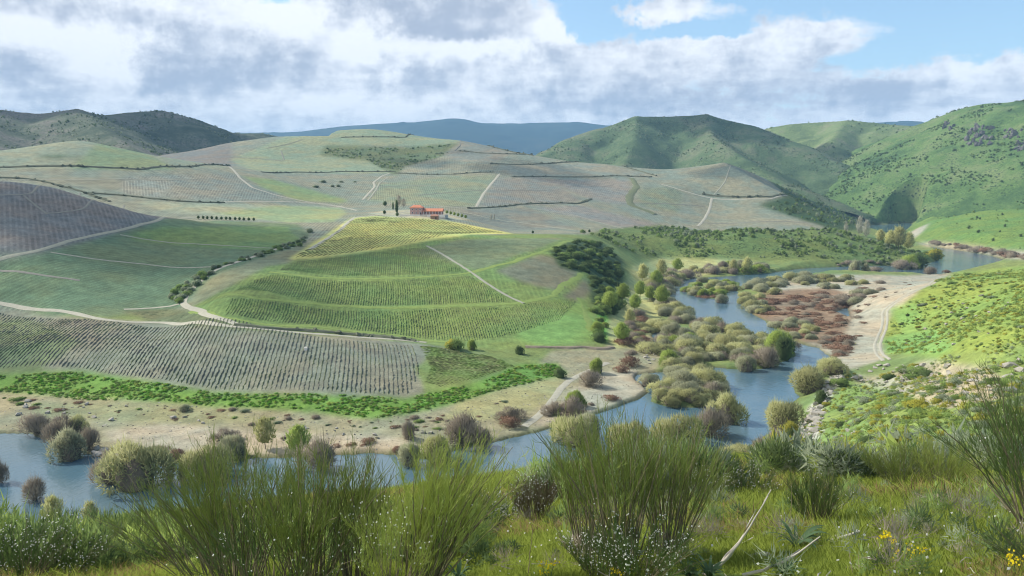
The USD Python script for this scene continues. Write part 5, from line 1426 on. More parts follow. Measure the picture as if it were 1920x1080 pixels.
M_PEB = simple("dark_pebble", (.17, .15, .12), scale=1.2, var=.5)
pebbles("flat_stones", "stones and drift debris strewn over the dry left flats", [(-60, 738), (250, 752), (500, 770), (700, 788), (860, 760), (960, 726), (1130, 660), (1200, 690), (1210, 735), (1040, 800), (930, 828), (700, 850), (300, 858), (100, 832), (-60, 808)], 2600, 150, .2, 1.3, 21)
pebbles("spit_stones", "gravel and drift debris strewn over the pale right sand", [(1440, 532), (1560, 517), (1700, 518), (1780, 515), (1730, 542), (1672, 590), (1652, 650), (1662, 672), (1590, 692), (1540, 650), (1590, 600)], 1500, 250, .25, 1.4, 22)


def outcrop(label, hname, blobs, seed):
    """Crag: upright blocks breaking out of the hillside."""
    r = np.random.default_rng(seed)
    root = None
    k = 0
    for u, v, n, su, sv in blobs:
        for _ in range(n):
            uu, vv = u + r.uniform(-su, su), v + r.uniform(-sv, sv)
            d = rays(uu, vv)
            D = np.arange(1400, 2900, 4.0)
            q = d[None] * D[:, None]
            z = CAMZ + q[:, 2]
            under = np.nonzero(z <= hill_height(hname, q[:, 0], q[:, 1]))[0]
            if not len(under):
                continue
            q = q[under[0]]
            p = np.array([q[0], q[1], float(hill_height(hname, q[0], q[1]))])
            if root is None:
                root = UsdGeom.Xform.Define(stage, "/World/" + numbered("rock_outcrop"))
                root.AddTranslateOp().Set(Gf.Vec3d(*map(float, p)))
                tag(root, label, "rock outcrop")
                base = p
            rv, rf = rock(seed * 50 + k, 12, 1.25)
            s = r.uniform(2.5, 7.5)
            usdkit.mesh(stage, f"{root.GetPath()}/crag" + (f"_{k:03d}" if k else ""), (rv * s * [1, .8, 1] + (p - base) + [0, 0, s * .25], rf), M_ROCK_GREY)
            k += 1


outcrop("large grey crag jutting from the upper slope of the right hill", "right", [(1780, 236, 12, 10, 8), (1838, 256, 40, 26, 18)], 7)
outcrop("second grey crag at the right edge of the rocky hill", "right", [(1900, 252, 20, 16, 8), (1912, 275, 14, 10, 8)], 8)

# ------------------------------------------------------------------ farmhouse on its terrace
M_WALL = simple("house_render", (.36, .23, .20), scale=1.5, var=.15, bump=.1)
M_WALL2 = simple("house_white", (.60, .57, .52), scale=1.5, var=.1, bump=.1)
M_STONE = simple("terrace_stone", (.46, .42, .36), scale=1.0, var=.4)
M_WOOD = simple("dark_wood", (.10, .07, .05), scale=3)


def tile_material():
    g = Graph()
    p = g.add("texture_coordinate", "object")
    w = g.add("wave_texture", "fac", wave_type="bands", bands_direction="x", scale=2.0, distortion=.4, vector=p)
    n = g.noise(1.2, p, 4, .6)
    c = g.mix(n, (.52, .17, .085), (.66, .28, .15))
    c = g.mix(g.math("multiply", w, .35), c, (.30, .10, .06))
    b = g.add("bump", "normal", height=w, strength=.6, distance=.08)
    return g.done("roof_tiles", surface=g.add("principled_bsdf", "BSDF", base_color=c, roughness=.85, normal=b))


M_TILE = tile_material()
g_ = Graph()
M_PANE = g_.done("window_pane", surface=g_.add("principled_bsdf", "BSDF", base_color=(.03, .035, .045), roughness=.08, specular_ior_level=.8))


def bx(c, s):
    m = trimesh.creation.box(s)
    m.apply_translation(c)
    return np.array(m.vertices), np.array(m.faces)


def hip_roof(cx_, cy_, z, lx, ly, h, over=.6, ridge=.35, thick=.22):
    a, b = lx / 2 + over, ly / 2 + over
    k = max(a - b * (1 - ridge) , .4) if lx > ly else .4
    v = [(-a, -b, 0), (a, -b, 0), (a, b, 0), (-a, b, 0), (-k, 0, h), (k, 0, h), (-a, -b, -thick), (a, -b, -thick), (a, b, -thick), (-a, b, -thick)]
    f = [(0, 1, 5), (0, 5, 4), (1, 2, 5), (2, 3, 4), (2, 4, 5), (3, 0, 4), (6, 8, 7), (6, 9, 8)]
    for i in range(4):
        j = (i + 1) % 4
        f += [(i + 6, j + 6, j), (i + 6, j, i)]
    return np.array(v, float) + [cx_, cy_, z], np.array(f)


hp = place(796, 405, 660)
hyaw = -4.0
house = UsdGeom.Xform.Define(stage, "/World/farmhouse")
house.AddTranslateOp().Set(Gf.Vec3d(float(hp[0]), float(hp[1]) + 8, float(hp[2]) + 1.2))
house.AddRotateZOp().Set(hyaw)
house.AddScaleOp().Set(Gf.Vec3f(.86, .86, .82))
tag(house, "red-roofed farmhouse with tall left block and long verandah wing on the hilltop", "farmhouse")
HP = str(house.GetPath())
part_count = {}


def hpart(name, geo, mat, parent=HP):
    key = parent + "/" + name
    k = part_count.get(key, -1) + 1
    part_count[key] = k
    path = key + (f"_{k:03d}" if k else "")
    usdkit.mesh(stage, path, geo, mat)
    return path


hpart("wall", bx((-8.5, 0, 3.6), (12.5, 10, 7.2)), M_WALL)
hpart("wall", bx((7.6, 1.5, 1.9), (19.5, 8.0, 3.8)), M_WALL)
rf_ = hpart("roof", hip_roof(-8.5, 0, 7.3, 12.5, 10, 2.6), M_TILE)
hpart("chimney", bx((-12.0, 1.5, 9.3), (.9, .9, 2.6)), M_WALL2, rf_)
v_, f_ = bx((0, 0, 0), (1, 1, 1))
roofv = np.array([(-2.3, -5.6, 3.45), (18.3, -5.6, 3.45), (18.3, 1.5, 6.3), (-2.3, 1.5, 6.3), (18.3, 6.2, 3.9), (-2.3, 6.2, 3.9), (-2.3, -5.6, 3.2), (18.3, -5.6, 3.2), (18.3, 6.2, 3.65), (-2.3, 6.2, 3.65)], float)
rooff = np.array([(0, 1, 2), (0, 2, 3), (3, 2, 4), (3, 4, 5), (0, 6, 7), (0, 7, 1), (1, 7, 8), (1, 8, 4), (1, 4, 2), (5, 4, 8), (5, 8, 9), (0, 3, 5), (0, 5, 9), (0, 9, 6), (6, 9, 8), (6, 8, 7)])
hpart("roof", (roofv, rooff), M_TILE)
for k in range(7):
    hpart("pillar", bx((-1.2 + 3.1 * k, -5.0, 1.62), (.45, .45, 3.16)), M_WALL2)
hpart("verandah_floor", bx((8, -4.1, -.15), (20.6, 3.2, .3)), M_STONE)
for zz in (1.7, 5.2):
    for k in range(3):
        w_ = hpart("window", bx((-12.4 + 3.9 * k, -5.03, zz), (1.5, .16, 1.9)), M_WALL2)
        hpart("pane", bx((-12.4 + 3.9 * k, -5.13, zz), (1.1, .06, 1.5)), M_PANE, w_)
for k in range(5):
    w_ = hpart("window", bx((.6 + 3.6 * k, -2.53, 1.75), (1.5, .12, 1.7)), M_WALL2)
    hpart("pane", bx((.6 + 3.6 * k, -2.61, 1.75), (1.1, .06, 1.3)), M_PANE, w_)
d_ = hpart("door", bx((-4.0, -5.06, 1.1), (1.2, .14, 2.2)), M_WOOD)
hpart("gable_wall", (np.array([(17.4, -2.4, 3.8), (17.4, 5.4, 3.8), (17.4, 1.5, 5.9), (17.3, -2.4, 3.8), (17.3, 5.4, 3.8), (17.3, 1.5, 5.9)]), np.array([(0, 1, 2), (3, 5, 4)])), M_WALL)

tw = UsdGeom.Xform.Define(stage, "/World/house_terrace")
tw.AddTranslateOp().Set(Gf.Vec3d(float(hp[0]), float(hp[1]) + 8, float(hp[2]) + 1.2))
tw.AddRotateZOp().Set(hyaw)
tw.AddScaleOp().Set(Gf.Vec3f(.86, .86, .82))
tag(tw, "pale stone terrace with white wall in front of the red-roofed farmhouse", "terrace")
usdkit.mesh(stage, "/World/house_terrace/paving", bx((0, -3.5, -2.32), (44, 21, 4.0)), M_STONE)
usdkit.mesh(stage, "/World/house_terrace/wall", bx((-13, -14.2, -1.4), (20, .4, 3.4)), M_WALL2)
usdkit.mesh(stage, "/World/house_terrace/wall_001", bx((13, -14.2, -1.6), (18, .4, 2.6)), M_WALL2)
usdkit.mesh(stage, "/World/house_terrace/step", bx((0, -14.8, -2.2), (5, 1.2, 2.0)), M_STONE)

sp = place(815, 411, 640)
sh = UsdGeom.Xform.Define(stage, "/World/shed")
sh.AddTranslateOp().Set(Gf.Vec3d(*map(float, sp)))
tag(sh, "small brown shed with tiled roof below the farmhouse", "shed")
usdkit.mesh(stage, "/World/shed/wall", bx((0, 0, 1.2), (6.6, 4.4, 3.0)), simple("shed_wall", (.25, .16, .11)))
usdkit.mesh(stage, "/World/shed/roof", hip_roof(0, 0, 2.75, 6.6, 4.4, 1.5), simple("shed_tiles", (.36, .2, .14)))
usdkit.mesh(stage, "/World/shed/door", bx((1.2, -2.24, 1.0), (1.4, .1, 2.0)), M_WOOD)
for k, (u, v) in enumerate([(842, 399), (850, 394), (832, 396)]):
    pass
p_ = place(474, 660, 240)   # pump box in the near vineyard
bxm = usdkit.mesh(stage, "/World/field_box", bx((float(p_[0]) + 18, float(p_[1]) + 4, float(height(p_[0] + 18, p_[1] + 4)) + .6), (1.1, 1.1, 1.3)), M_WALL2)
tag(bxm, "small pale box standing among the rows of the near vineyard", "box")


# ------------------------------------------------------------------ the meadow at the camera's feet
RF = np.random.default_rng(123)
M_STEM = simple("broom_stem", (.17, .15, .09), scale=20, var=.3)
M_DEAD = simple("dead_wood", (.38, .355, .30), scale=14, var=.35)


def twig_material(name, a, b):
    g = Graph()
    isl = g.add("geometry", "random_per_island")
    c = g.mix(isl, a, b)
    d = g.add("diffuse_bsdf", "BSDF", color=c)
    t = g.add("translucent_bsdf", "BSDF", color=c)
    return g.done(name, surface=g.add("mix_closure", "closure", fac=.48, closure1=d, closure2=t))


M_TWIG = twig_material("broom_twig", (.30, .36, .11), (.50, .54, .20))
M_TWIG_Y = twig_material("broom_twig_pale", (.44, .50, .15), (.60, .63, .25))
M_TWIG_D = twig_material("broom_twig_deep", (.16, .235, .08), (.26, .33, .13))
M_TWIG_B = twig_material("broom_twig_brown", (.22, .19, .11), (.28, .26, .15))
M_BLADE = twig_material("grass_blade", (.31, .38, .07), (.42, .45, .13))
M_BLADE_R = twig_material("grass_blade_dry", (.36, .27, .12), (.40, .38, .14))
M_STRAP = twig_material("strap_leaf", (.12, .19, .10), (.20, .28, .15))
M_WHITE = twig_material("white_petal", (.80, .80, .74), (.86, .86, .82))
M_YELLOW = twig_material("yellow_petal", (.80, .66, .04), (.85, .74, .08))
M_STRAW = twig_material("dry_stalk", (.34, .29, .18), (.25, .2, .12))


def paths_to_mesh(Pts, R, sides=3):
    """Many thin tapered stalks at once. Pts: (n, k, 3); R: (n, k) radii."""
    n, k, _ = Pts.shape
    t = unit(np.gradient(Pts, axis=1))
    ref = np.where(np.abs(t[..., 2:]) < .95, [0, 0, 1.0], [1.0, 0, 0])
    a = unit(np.cross(t, ref))
    b = np.cross(t, a)
    an = np.arange(sides) * 2 * np.pi / sides
    V = Pts[:, :, None] + R[:, :, None, None] * (np.cos(an)[None, None, :, None] * a[:, :, None] + np.sin(an)[None, None, :, None] * b[:, :, None])
    idx = np.arange(n * k * sides).reshape(n, k, sides)
    nxt = np.roll(idx, -1, 2)
    q = np.stack([idx[:, :-1], nxt[:, :-1], nxt[:, 1:], idx[:, 1:]], -1).reshape(-1, 4)
    return V.reshape(-1, 3), np.vstack([q[:, [0, 1, 2]], q[:, [0, 2, 3]]])


def petals(P, size, r):
    """Tiny flowers: two crossed quads each."""
    n = len(P)
    out = []
    for _ in range(2):
        a = unit(r.normal(size=(n, 3)))
        b = unit(np.cross(a, r.normal(size=(n, 3))))
        s = (size * r.uniform(.6, 1.3, n))[:, None]
        out.append(np.stack([P - a * s, P - b * s, P + a * s, P + b * s], 1))
    V = np.concatenate(out).reshape(-1, 3)
    q = np.arange(len(V)).reshape(-1, 4)
    return V, np.vstack([q[:, [0, 1, 2]], q[:, [0, 2, 3]]])


def broom(name, label, category, pos, heightm, spread, nstem, ntwig, seed, mat, lean=(0, 0), bare=.38, flowers=0, stem_r=.012, twig_len=.22, twig_r=.0035, open_=1.0, group=None):
    """Broom: wiry stems fanning from one foot, feathered above with close upright green twigs."""
    r = np.random.default_rng(seed)
    root = UsdGeom.Xform.Define(stage, "/World/" + numbered(name))
    root.AddTranslateOp().Set(Gf.Vec3d(*map(float, pos)))
    tag(root, label, category, group)
    path = str(root.GetPath())
    a = r.uniform(0, 2 * np.pi, nstem)
    e = spread * np.sqrt(r.uniform(.02, 1, nstem)) * open_
    tip = np.column_stack([e * np.cos(a) + lean[0], e * np.sin(a) + lean[1], heightm * r.uniform(.68, 1.02, nstem) * (1 - .16 * (e / max(spread, .01)) ** 2)])
    foot = np.column_stack([.16 * spread * np.cos(a + r.normal(0, .5, nstem)), .16 * spread * np.sin(a), np.full(nstem, -.12)])
    mid = foot * .45 + tip * .55 + np.column_stack([-.16 * e * np.cos(a), -.16 * e * np.sin(a), .06 * heightm * np.ones(nstem)]) + r.normal(0, .05 * heightm, (nstem, 3)) * [1, 1, .3]
    t = np.linspace(0, 1, 9)[None, :, None]
    SP_ = (1 - t) ** 2 * foot[:, None] + 2 * t * (1 - t) * mid[:, None] + t * t * tip[:, None]
    SP_ += np.cumsum(r.normal(0, .009 * heightm, SP_.shape), 1) * t
    R = stem_r * r.uniform(.6, 1.25, (nstem, 1)) * np.linspace(1, .25, 9)[None]
    usdkit.mesh(stage, path + "/stems", paths_to_mesh(SP_, R, 4), M_STEM, smooth=True)
    # side branches, close to the stem
    nb = nstem * 4
    kb = r.integers(0, nstem, nb)
    sb = r.uniform(.28, .72, nb) * 8
    ib = np.minimum(sb.astype(int), 7)
    B0 = SP_[kb, ib] + (SP_[kb, ib + 1] - SP_[kb, ib]) * (sb - ib)[:, None]
    bd = unit(SP_[kb, ib + 1] - SP_[kb, ib])
    bd = unit(bd + unit(np.cross(bd, r.normal(size=(nb, 3)))) * np.tan(np.radians(r.uniform(8, 24, nb)))[:, None])
    BL = heightm * r.uniform(.28, .5, nb) * (1.1 - sb / 12)
    tb = np.linspace(0, 1, 9)[None, :, None]
    BP = B0[:, None] + bd[:, None] * BL[:, None, None] * tb + (np.array([0, 0, .12]) * BL[:, None])[:, None] * tb ** 2 + np.cumsum(r.normal(0, .006 * heightm, (nb, 9, 3)), 1) * tb
    tag(usdkit.mesh(stage, path + "/branches", paths_to_mesh(BP, stem_r * .5 * r.uniform(.6, 1.2, (nb, 1)) * np.linspace(1, .3, 9)[None], 3), mat), kind="stuff")
    SP_ = np.concatenate([SP_, BP])
    nst0, nstem = nstem, nstem + nb
    # twigs in bundles along the upper part of each stem
    k = r.integers(0, nstem, ntwig)
    s = bare + (1.02 - bare) * r.random(ntwig) ** .8
    s = np.where(k >= nst0, r.uniform(.1, .999, ntwig), np.clip(s - .12 * r.random(ntwig), .05, .999))
    x = s * 8
    i0 = np.minimum(x.astype(int), 7)
    w = (x - i0)[:, None]
    P0 = SP_[k, i0] * (1 - w) + SP_[k, i0 + 1] * w
    d = unit(SP_[k, i0 + 1] - SP_[k, i0])
    L = twig_len * heightm / 2.2 * r.uniform(.5, 1.25, ntwig) * (1.1 - .35 * s)
    dev = unit(np.cross(d, r.normal(size=(ntwig, 3)))) * np.tan(np.radians(r.uniform(10, 42, ntwig)))[:, None]
    dd = unit(d + dev + [0, 0, .18])
    tt = np.linspace(0, 1, 4)[None, :, None]
    TP = P0[:, None] + dd[:, None] * L[:, None, None] * tt + (np.array([0, 0, .16]) * L[:, None])[:, None] * tt ** 2 + r.normal(0, .012, (ntwig, 4, 3)) * tt
    # forks
    kf = r.integers(0, ntwig, int(ntwig * 1.3))
    j = r.integers(0, 3, len(kf))
    F0 = TP[kf, j]
    fd = unit(unit(TP[kf, j + 1] - TP[kf, j]) + r.normal(0, .28, (len(kf), 3)) * 1.2)
    FL = L[kf] * r.uniform(.35, .75, len(kf))
    FP = F0[:, None] + fd[:, None] * FL[:, None, None] * tt + np.array([0, 0, .05]) * tt ** 2
    allp = np.concatenate([TP, FP])
    R2 = twig_r * r.uniform(.7, 1.3, (len(allp), 1)) * np.array([1, .9, .7, .35])[None]
    tag(usdkit.mesh(stage, path + "/twigs", paths_to_mesh(allp, R2, 3), mat), kind="stuff")
    if flowers:
        q = FP[r.integers(0, len(FP), flowers), r.integers(1, 4, flowers)]
        tag(usdkit.mesh(stage, path + "/flowers", petals(q + r.normal(0, .01, q.shape), .0068 * (1 + .03 * np.hypot(pos[0], pos[1])), r), M_WHITE), kind="stuff")
    return root


def foot_at(u, v):
    return place(u, v)


def span(u, v0, v1):
    p = foot_at(u, v0)
    return p, px_size(p, v0 - v1)


# base pixel (u, v), top v, spread px, stems, twigs, ...
BR = [
    ("tall_broom", "tall green broom leaning out over the river, leftmost of the foreground clump", 392, 1090, 880, 130, 26, 1300, M_TWIG, (-.55, .2), .4, 0),
    ("tall_broom", "dense dark green broom at the heart of the left foreground clump", 450, 1100, 822, 120, 34, 2000, M_TWIG, (-.05, .1), .42, 0),
    ("tall_broom", "tall broom with crowded dark stems right of the left clump's heart", 585, 1105, 828, 130, 34, 2000, M_TWIG, (.1, .1), .45, 0),
    ("tall_broom", "slender broom at the right flank of the left clump beside the inlet", 668, 1095, 850, 75, 16, 800, M_TWIG, (.05, .1), .5, 0),
    ("tall_broom", "low dark broom filling the foot of the left clump", 520, 1120, 940, 170, 30, 1400, M_TWIG_D, (0, 0), .3, 160),
    ("pale_broom", "yellow-green broom fanning to the right in front of the pool", 778, 1110, 812, 110, 30, 2200, M_TWIG_Y, (.45, .2), .38, 0),
    ("pale_broom", "smaller yellow-green broom with white flowers at its foot", 742, 1120, 930, 110, 22, 1200, M_TWIG_Y, (.1, .1), .3, 140),
    ("wiry_broom", "tall open broom of bare wiry stems with green tips at centre", 1165, 1062, 778, 110, 30, 1300, M_TWIG, (-.12, .1), .55, 0),
    ("wiry_broom", "wiry broom leaning right beside its open taller neighbour", 1250, 1050, 800, 90, 24, 1000, M_TWIG, (.12, .1), .55, 0),
    ("wiry_broom", "thin wiry broom at the left edge of the centre group", 1100, 1040, 815, 60, 14, 600, M_TWIG, (-.1, .1), .5, 0),
    ("edge_broom", "dark broom cut by the right picture edge with a slanting trunk", 1965, 1000, 735, 150, 30, 2200, M_TWIG_D, (-.35, .1), .3, 60),
    ("edge_broom", "small dark broom sprig in the bottom right corner of the meadow", 1960, 1060, 990, 60, 10, 240, M_TWIG_D, (-.3, 0), .3, 0),
    ("white_broom", "dense green broom sprinkled with white flowers at bottom centre", 1190, 1085, 965, 120, 40, 2000, M_TWIG_D, (0, 0), .25, 420),
    ("white_broom", "white-flowered broom shoots left of the bottom centre broom", 1120, 1078, 990, 70, 22, 900, M_TWIG_D, (0, 0), .25, 200),
    ("small_broom", "compact dark green broom standing alone on the right meadow", 1532, 985, 878, 58, 40, 1500, M_TWIG_D, (0, 0), .2, 30),
    ("back_broom", "broad green broom with white flowers at the meadow brow", 1400, 930, 862, 80, 40, 1700, M_TWIG_D, (0, 0), .2, 260),
    ("back_broom", "second broom with pale flowers on the brow beside the wiry brooms", 1330, 935, 868, 55, 30, 1100, M_TWIG, (0, 0), .2, 260),
    ("back_broom", "wide olive broom bush on the brow at right", 1690, 915, 832, 80, 46, 2200, M_TWIG, (.1, 0), .25, 0),
    ("back_broom", "rounded olive broom bush right of the wide one on the brow", 1765, 918, 828, 70, 40, 1900, M_TWIG_Y, (.1, 0), .25, 0),
    ("back_broom", "dark green bush beyond the grass left of centre", 905, 990, 935, 60, 36, 1500, M_TWIG_D, (0, 0), .15, 120),
    ("brown_broom", "brown half-dead bush amid white flowers beyond the centre grass", 1005, 985, 872, 50, 34, 1300, M_TWIG_B, (0, 0), .2, 240),
    ("white_broom", "low shrub covered in white flowers left of the brown bush", 952, 985, 915, 62, 30, 1000, M_TWIG_D, (0, 0), .15, 520),
    ("corner_broom", "dark green shrub with white flowers in the bottom left corner", 40, 1095, 985, 90, 40, 1700, M_TWIG_D, (0, 0), .2, 320),
    ("corner_broom", "green shrub with white flowers second from the bottom left corner", 120, 1085, 1010, 80, 34, 1400, M_TWIG_D, (0, 0), .2, 240),
    ("brow_shrub", "light green rounded shrub on the left brow above the water", 60, 1018, 966, 90, 44, 1700, M_TWIG_Y, (0, 0), .1, 60),
    ("brow_shrub", "olive shrub on the left brow right of the light green one", 180, 1016, 972, 80, 40, 1500, M_TWIG, (0, 0), .1, 60),
    ("brow_shrub", "dark shrub on the left brow near the leaning broom", 262, 1020, 975, 60, 34, 1200, M_TWIG_D, (0, 0), .1, 100),
    ("brow_shrub", "low shrub in the grass under the leaning broom", 230, 1062, 1015, 90, 36, 1300, M_TWIG, (0, 0), .1, 120),
    ("brow_shrub", "green shrub beneath the yellow-green broom", 850, 1030, 958, 70, 34, 1200, M_TWIG_D, (0, 0), .15, 100),
]
for k, (nm, lab, u, v0, v1, sw, nst, ntw, mat, lean, bare, fl) in enumerate(BR):
    p, hm = span(u, v0, v1)
    hm *= 1.05 if nm == 'wiry_broom' else .95
    broom(nm, lab, "broom" if "broom" in nm else "shrub", p, hm, px_size(p, sw) * 1.15, int(nst * 1.6), int(ntw * .8), 900 + k, mat, lean, bare, int(fl * 1.1), stem_r=.0085 if hm > 1.2 else .005, twig_r=.0011 + .00007 * math.hypot(p[0], p[1]))

# sapling with yellow-green leaves by the left water
for u, v, h, lab in ((100, 985, 50, "leafless sapling with pale leaf tips on the left brow"), (170, 985, 42, "slim young tree with a pale leaf tuft on the left brow")):
    at_pixel("sapling", TREES["olivetree"], u, v, h, h, lab, "sapling", dmin=12)


def stalks(name, label, category, lines, r0, mat, extra=None):
    """Branch or stalk: polylines given as picture points with a height above the ground (u, v, lift)."""
    pts = [np.array([[*(foot_at(u, v)[:2]), foot_at(u, v)[2] + l] for u, v, l in ln]) for ln in lines]
    base = pts[0][0].copy()
    root = UsdGeom.Xform.Define(stage, "/World/" + numbered(name))
    root.AddTranslateOp().Set(Gf.Vec3d(*map(float, base)))
    tag(root, label, category)
    for k, p in enumerate(pts):
        n = 12
        tpar = np.concatenate([[0], np.cumsum(np.linalg.norm(np.diff(p, axis=0), axis=1))])
        s = np.linspace(0, tpar[-1], n)
        q = np.column_stack([np.interp(s, tpar, p[:, c]) for c in range(3)])
        q[1:-1] = .25 * q[:-2] + .5 * q[1:-1] + .25 * q[2:]
        q += np.random.default_rng(k + len(lines)).normal(0, .008, q.shape)
        usdkit.mesh(stage, f"{root.GetPath()}/branch" + (f"_{k:03d}" if k else ""), limb_tube(q - base, np.linspace(r0, r0 * .35, n), 6), mat, smooth=True)
    return root


def arc(u0, v0, u1, v1, lift):
    """Picture points of a bough from its foot (u0, v0) to a tip seen at (u1, v1), standing off the ground by lift at the tip."""
    p0 = foot_at(u0, v0)
    d = rays(u1, v1)
    D = math.hypot(p0[0], p0[1]) * (1 + .02 * lift)
    return p0, np.array([0, 0, CAMZ]) + d * D


def bough(name, label, category, ends, r0, mat, sag=.12):
    root, base = None, None
    for k, (u0, v0, u1, v1) in enumerate(ends):
        p0, p1 = arc(u0, v0, u1, v1, 1.0)
        if root is None:
            base = p0
            root = UsdGeom.Xform.Define(stage, "/World/" + numbered(name))
            root.AddTranslateOp().Set(Gf.Vec3d(*map(float, base)))
            tag(root, label, category)
        t = np.linspace(0, 1, 12)[:, None]
        L = np.linalg.norm(p1 - p0)
        q = p0 * (1 - t) + p1 * t - np.array([0, 0, 1.0]) * sag * L * np.sin(np.pi * t)
        q += np.random.default_rng(k + 5).normal(0, .007 * L, q.shape) * np.sin(np.pi * t)
        usdkit.mesh(stage, f"{root.GetPath()}/branch" + (f"_{k:03d}" if k else ""), limb_tube(q - base, np.linspace(r0, r0 * .3, 12), 6), mat, smooth=True)
    return root


bough("dead_branch", "pale dead branch rising to the right in the bottom centre meadow", "branch", [(1318, 1078, 1446, 918), (1322, 1079, 1440, 930), (1330, 1078, 1418, 955)], .016, M_DEAD)
bough("dead_branch", "long pale bare branch bending right over the strap-leaved plant", "branch", [(1392, 1079, 1538, 1006), (1440, 1060, 1500, 1030)], .018, M_DEAD, .08)
bough("dead_branch", "fallen grey branch lying in the grass at lower right", "branch", [(1738, 1021, 1800, 1052), (1795, 1052, 1872, 1064), (1800, 1052, 1740, 1056)], .02, M_DEAD, -.02)
bough("dead_branch", "bare pale branch arching in front of the wide olive broom", "branch", [(1738, 914, 1784, 880), (1745, 912, 1766, 890)], .03, M_DEAD, -.2)
bough("fallen_log", "short weathered log half hidden in the grass beside the strap-leaved plant", "log", [(1550, 1019, 1612, 996), (1560, 1022, 1596, 1012)], .035, M_DEAD, 0)
bough("slanting_trunk", "thin dark slanting trunk under the right edge broom", "trunk", [(1918, 982, 1850, 905), (1905, 968, 1870, 940)], .02, M_STEM, .02)
for lab, ends in [("tall dry stalk standing in the grass right of the pale broom", [(990, 1080, 1000, 975)]), ("two leaning dry stalks left of the white-flowered broom", [(1070, 1045, 1028, 955), (1060, 1030, 1036, 960)]),
                  ("dry stalk behind the strap-leaved plant", [(1484, 1000, 1484, 905)]), ("dry stalks standing on the right meadow", [(1672, 985, 1670, 930), (1820, 975, 1818, 905), (1835, 972, 1838, 905), (1812, 970, 1790, 915)]),
                  ("thin stalks at the bottom edge right of centre", [(1600, 1080, 1592, 1035), (1612, 1080, 1610, 1040), (1675, 1080, 1680, 1048), (1700, 1080, 1672, 1010)])]:
    bough("dry_stalk", lab, "stalk", ends, .006, M_STRAW, .03)


def strap_plant(name, label, u, v, n, lpx, mat, seed, width=.02):
    p = foot_at(u, v)
    r = np.random.default_rng(seed)
    root = UsdGeom.Xform.Define(stage, "/World/" + numbered(name))
    root.AddTranslateOp().Set(Gf.Vec3d(*map(float, p)))
    tag(root, label, "plant")
    L = px_size(p, lpx)
    for k in range(n):
        a, l = r.uniform(0, 2 * np.pi), L * r.uniform(.6, 1.1)
        t = np.linspace(0, 1, 8)
        out = np.array([math.cos(a), math.sin(a), 0]) * r.uniform(.35, .9)
        q = out[None] * (t ** 1.2 * l)[:, None] + np.array([0, 0, 1.0])[None] * (l * (t - .62 * t ** 2.4) * .95)[:, None]
        side = np.array([-math.sin(a), math.cos(a), .25])
        w = width * np.sin(np.pi * np.clip(t * .93 + .12, 0, 1)) ** .7
        fold = np.array([0, 0, -.35])
        V = np.stack([q - side * w[:, None], q + fold * w[:, None], q + side * w[:, None]], 1).reshape(-1, 3)
        i = np.arange(24).reshape(8, 3)
        F = np.stack([i[:-1, :-1], i[1:, :-1], i[1:, 1:], i[:-1, 1:]], -1).reshape(-1, 4)
        usdkit.mesh(stage, f"{root.GetPath()}/leaf" + (f"_{k:03d}" if k else ""), (V, F), mat, smooth=True)


strap_plant("strap_leaf_plant", "dark strap-leaved plant spreading beside the long bare branch", 1492, 1030, 16, 88, M_STRAP, 1)
strap_plant("strap_leaf_plant", "blue-green clump of long leaves at the bottom edge right of the white-flowered broom", 1330, 1085, 34, 60, M_STRAP, 2, .013)
strap_plant("strap_leaf_plant", "blue-green leaf clump at the bottom edge under the bare branches", 1290, 1085, 26, 48, M_STRAP, 3, .012)
strap_plant("strap_leaf_plant", "dense grassy clump at the foot of the long bare branch", 1470, 1080, 40, 52, M_STRAP, 4, .009)
strap_plant("strap_leaf_plant", "thin-leaved tuft at the bottom edge below the pale broom", 860, 1090, 22, 60, M_STRAP, 5, .012)
strap_plant("strap_leaf_plant", "pale grass tussock on the right meadow near the edge broom", 1815, 968, 36, 44, M_BLADE, 6, .008)


def flower_plant(label, u, v, top, npet, seed):
    p = foot_at(u, v)
    r = np.random.default_rng(seed)
    h = px_size(p, v - top)
    root = UsdGeom.Xform.Define(stage, "/World/" + numbered("yellow_flower"))
    root.AddTranslateOp().Set(Gf.Vec3d(*map(float, p)))
    tag(root, label, "flower")
    ends = np.column_stack([r.normal(0, .05, 4), r.normal(0, .05, 4), h * r.uniform(.85, 1.05, 4)])
    t = np.linspace(0, 1, 5)[None, :, None]
    usdkit.mesh(stage, f"{root.GetPath()}/stem", paths_to_mesh(ends[:, None] * t + r.normal(0, .006, (4, 5, 3)) * t, np.full((4, 5), .003), 3), M_STRAP)
    q = np.concatenate([e + r.normal(0, .022, (npet, 3)) for e in ends])
    tag(usdkit.mesh(stage, f"{root.GetPath()}/petals", petals(q, .0105, r), M_YELLOW), kind="stuff")


for k, (u, v, top, npet, lab) in enumerate([(1030, 1092, 1064, 9, "yellow flower head at the bottom edge left of the white broom"), (1168, 1095, 1074, 8, "yellow flower head at the bottom edge under the white broom"), (1666, 1050, 1004, 14, "tallest yellow flower on the right meadow"),
                                            (1704, 1070, 1044, 7, "small yellow flower below the tallest one on the right meadow"), (1906, 1085, 1052, 9, "yellow flower near the bottom right corner"), (1722, 1062, 1030, 4, "tiny yellow flower beside the fallen grey branch")]):
    flower_plant(lab, u, v, top, npet, 60 + k)

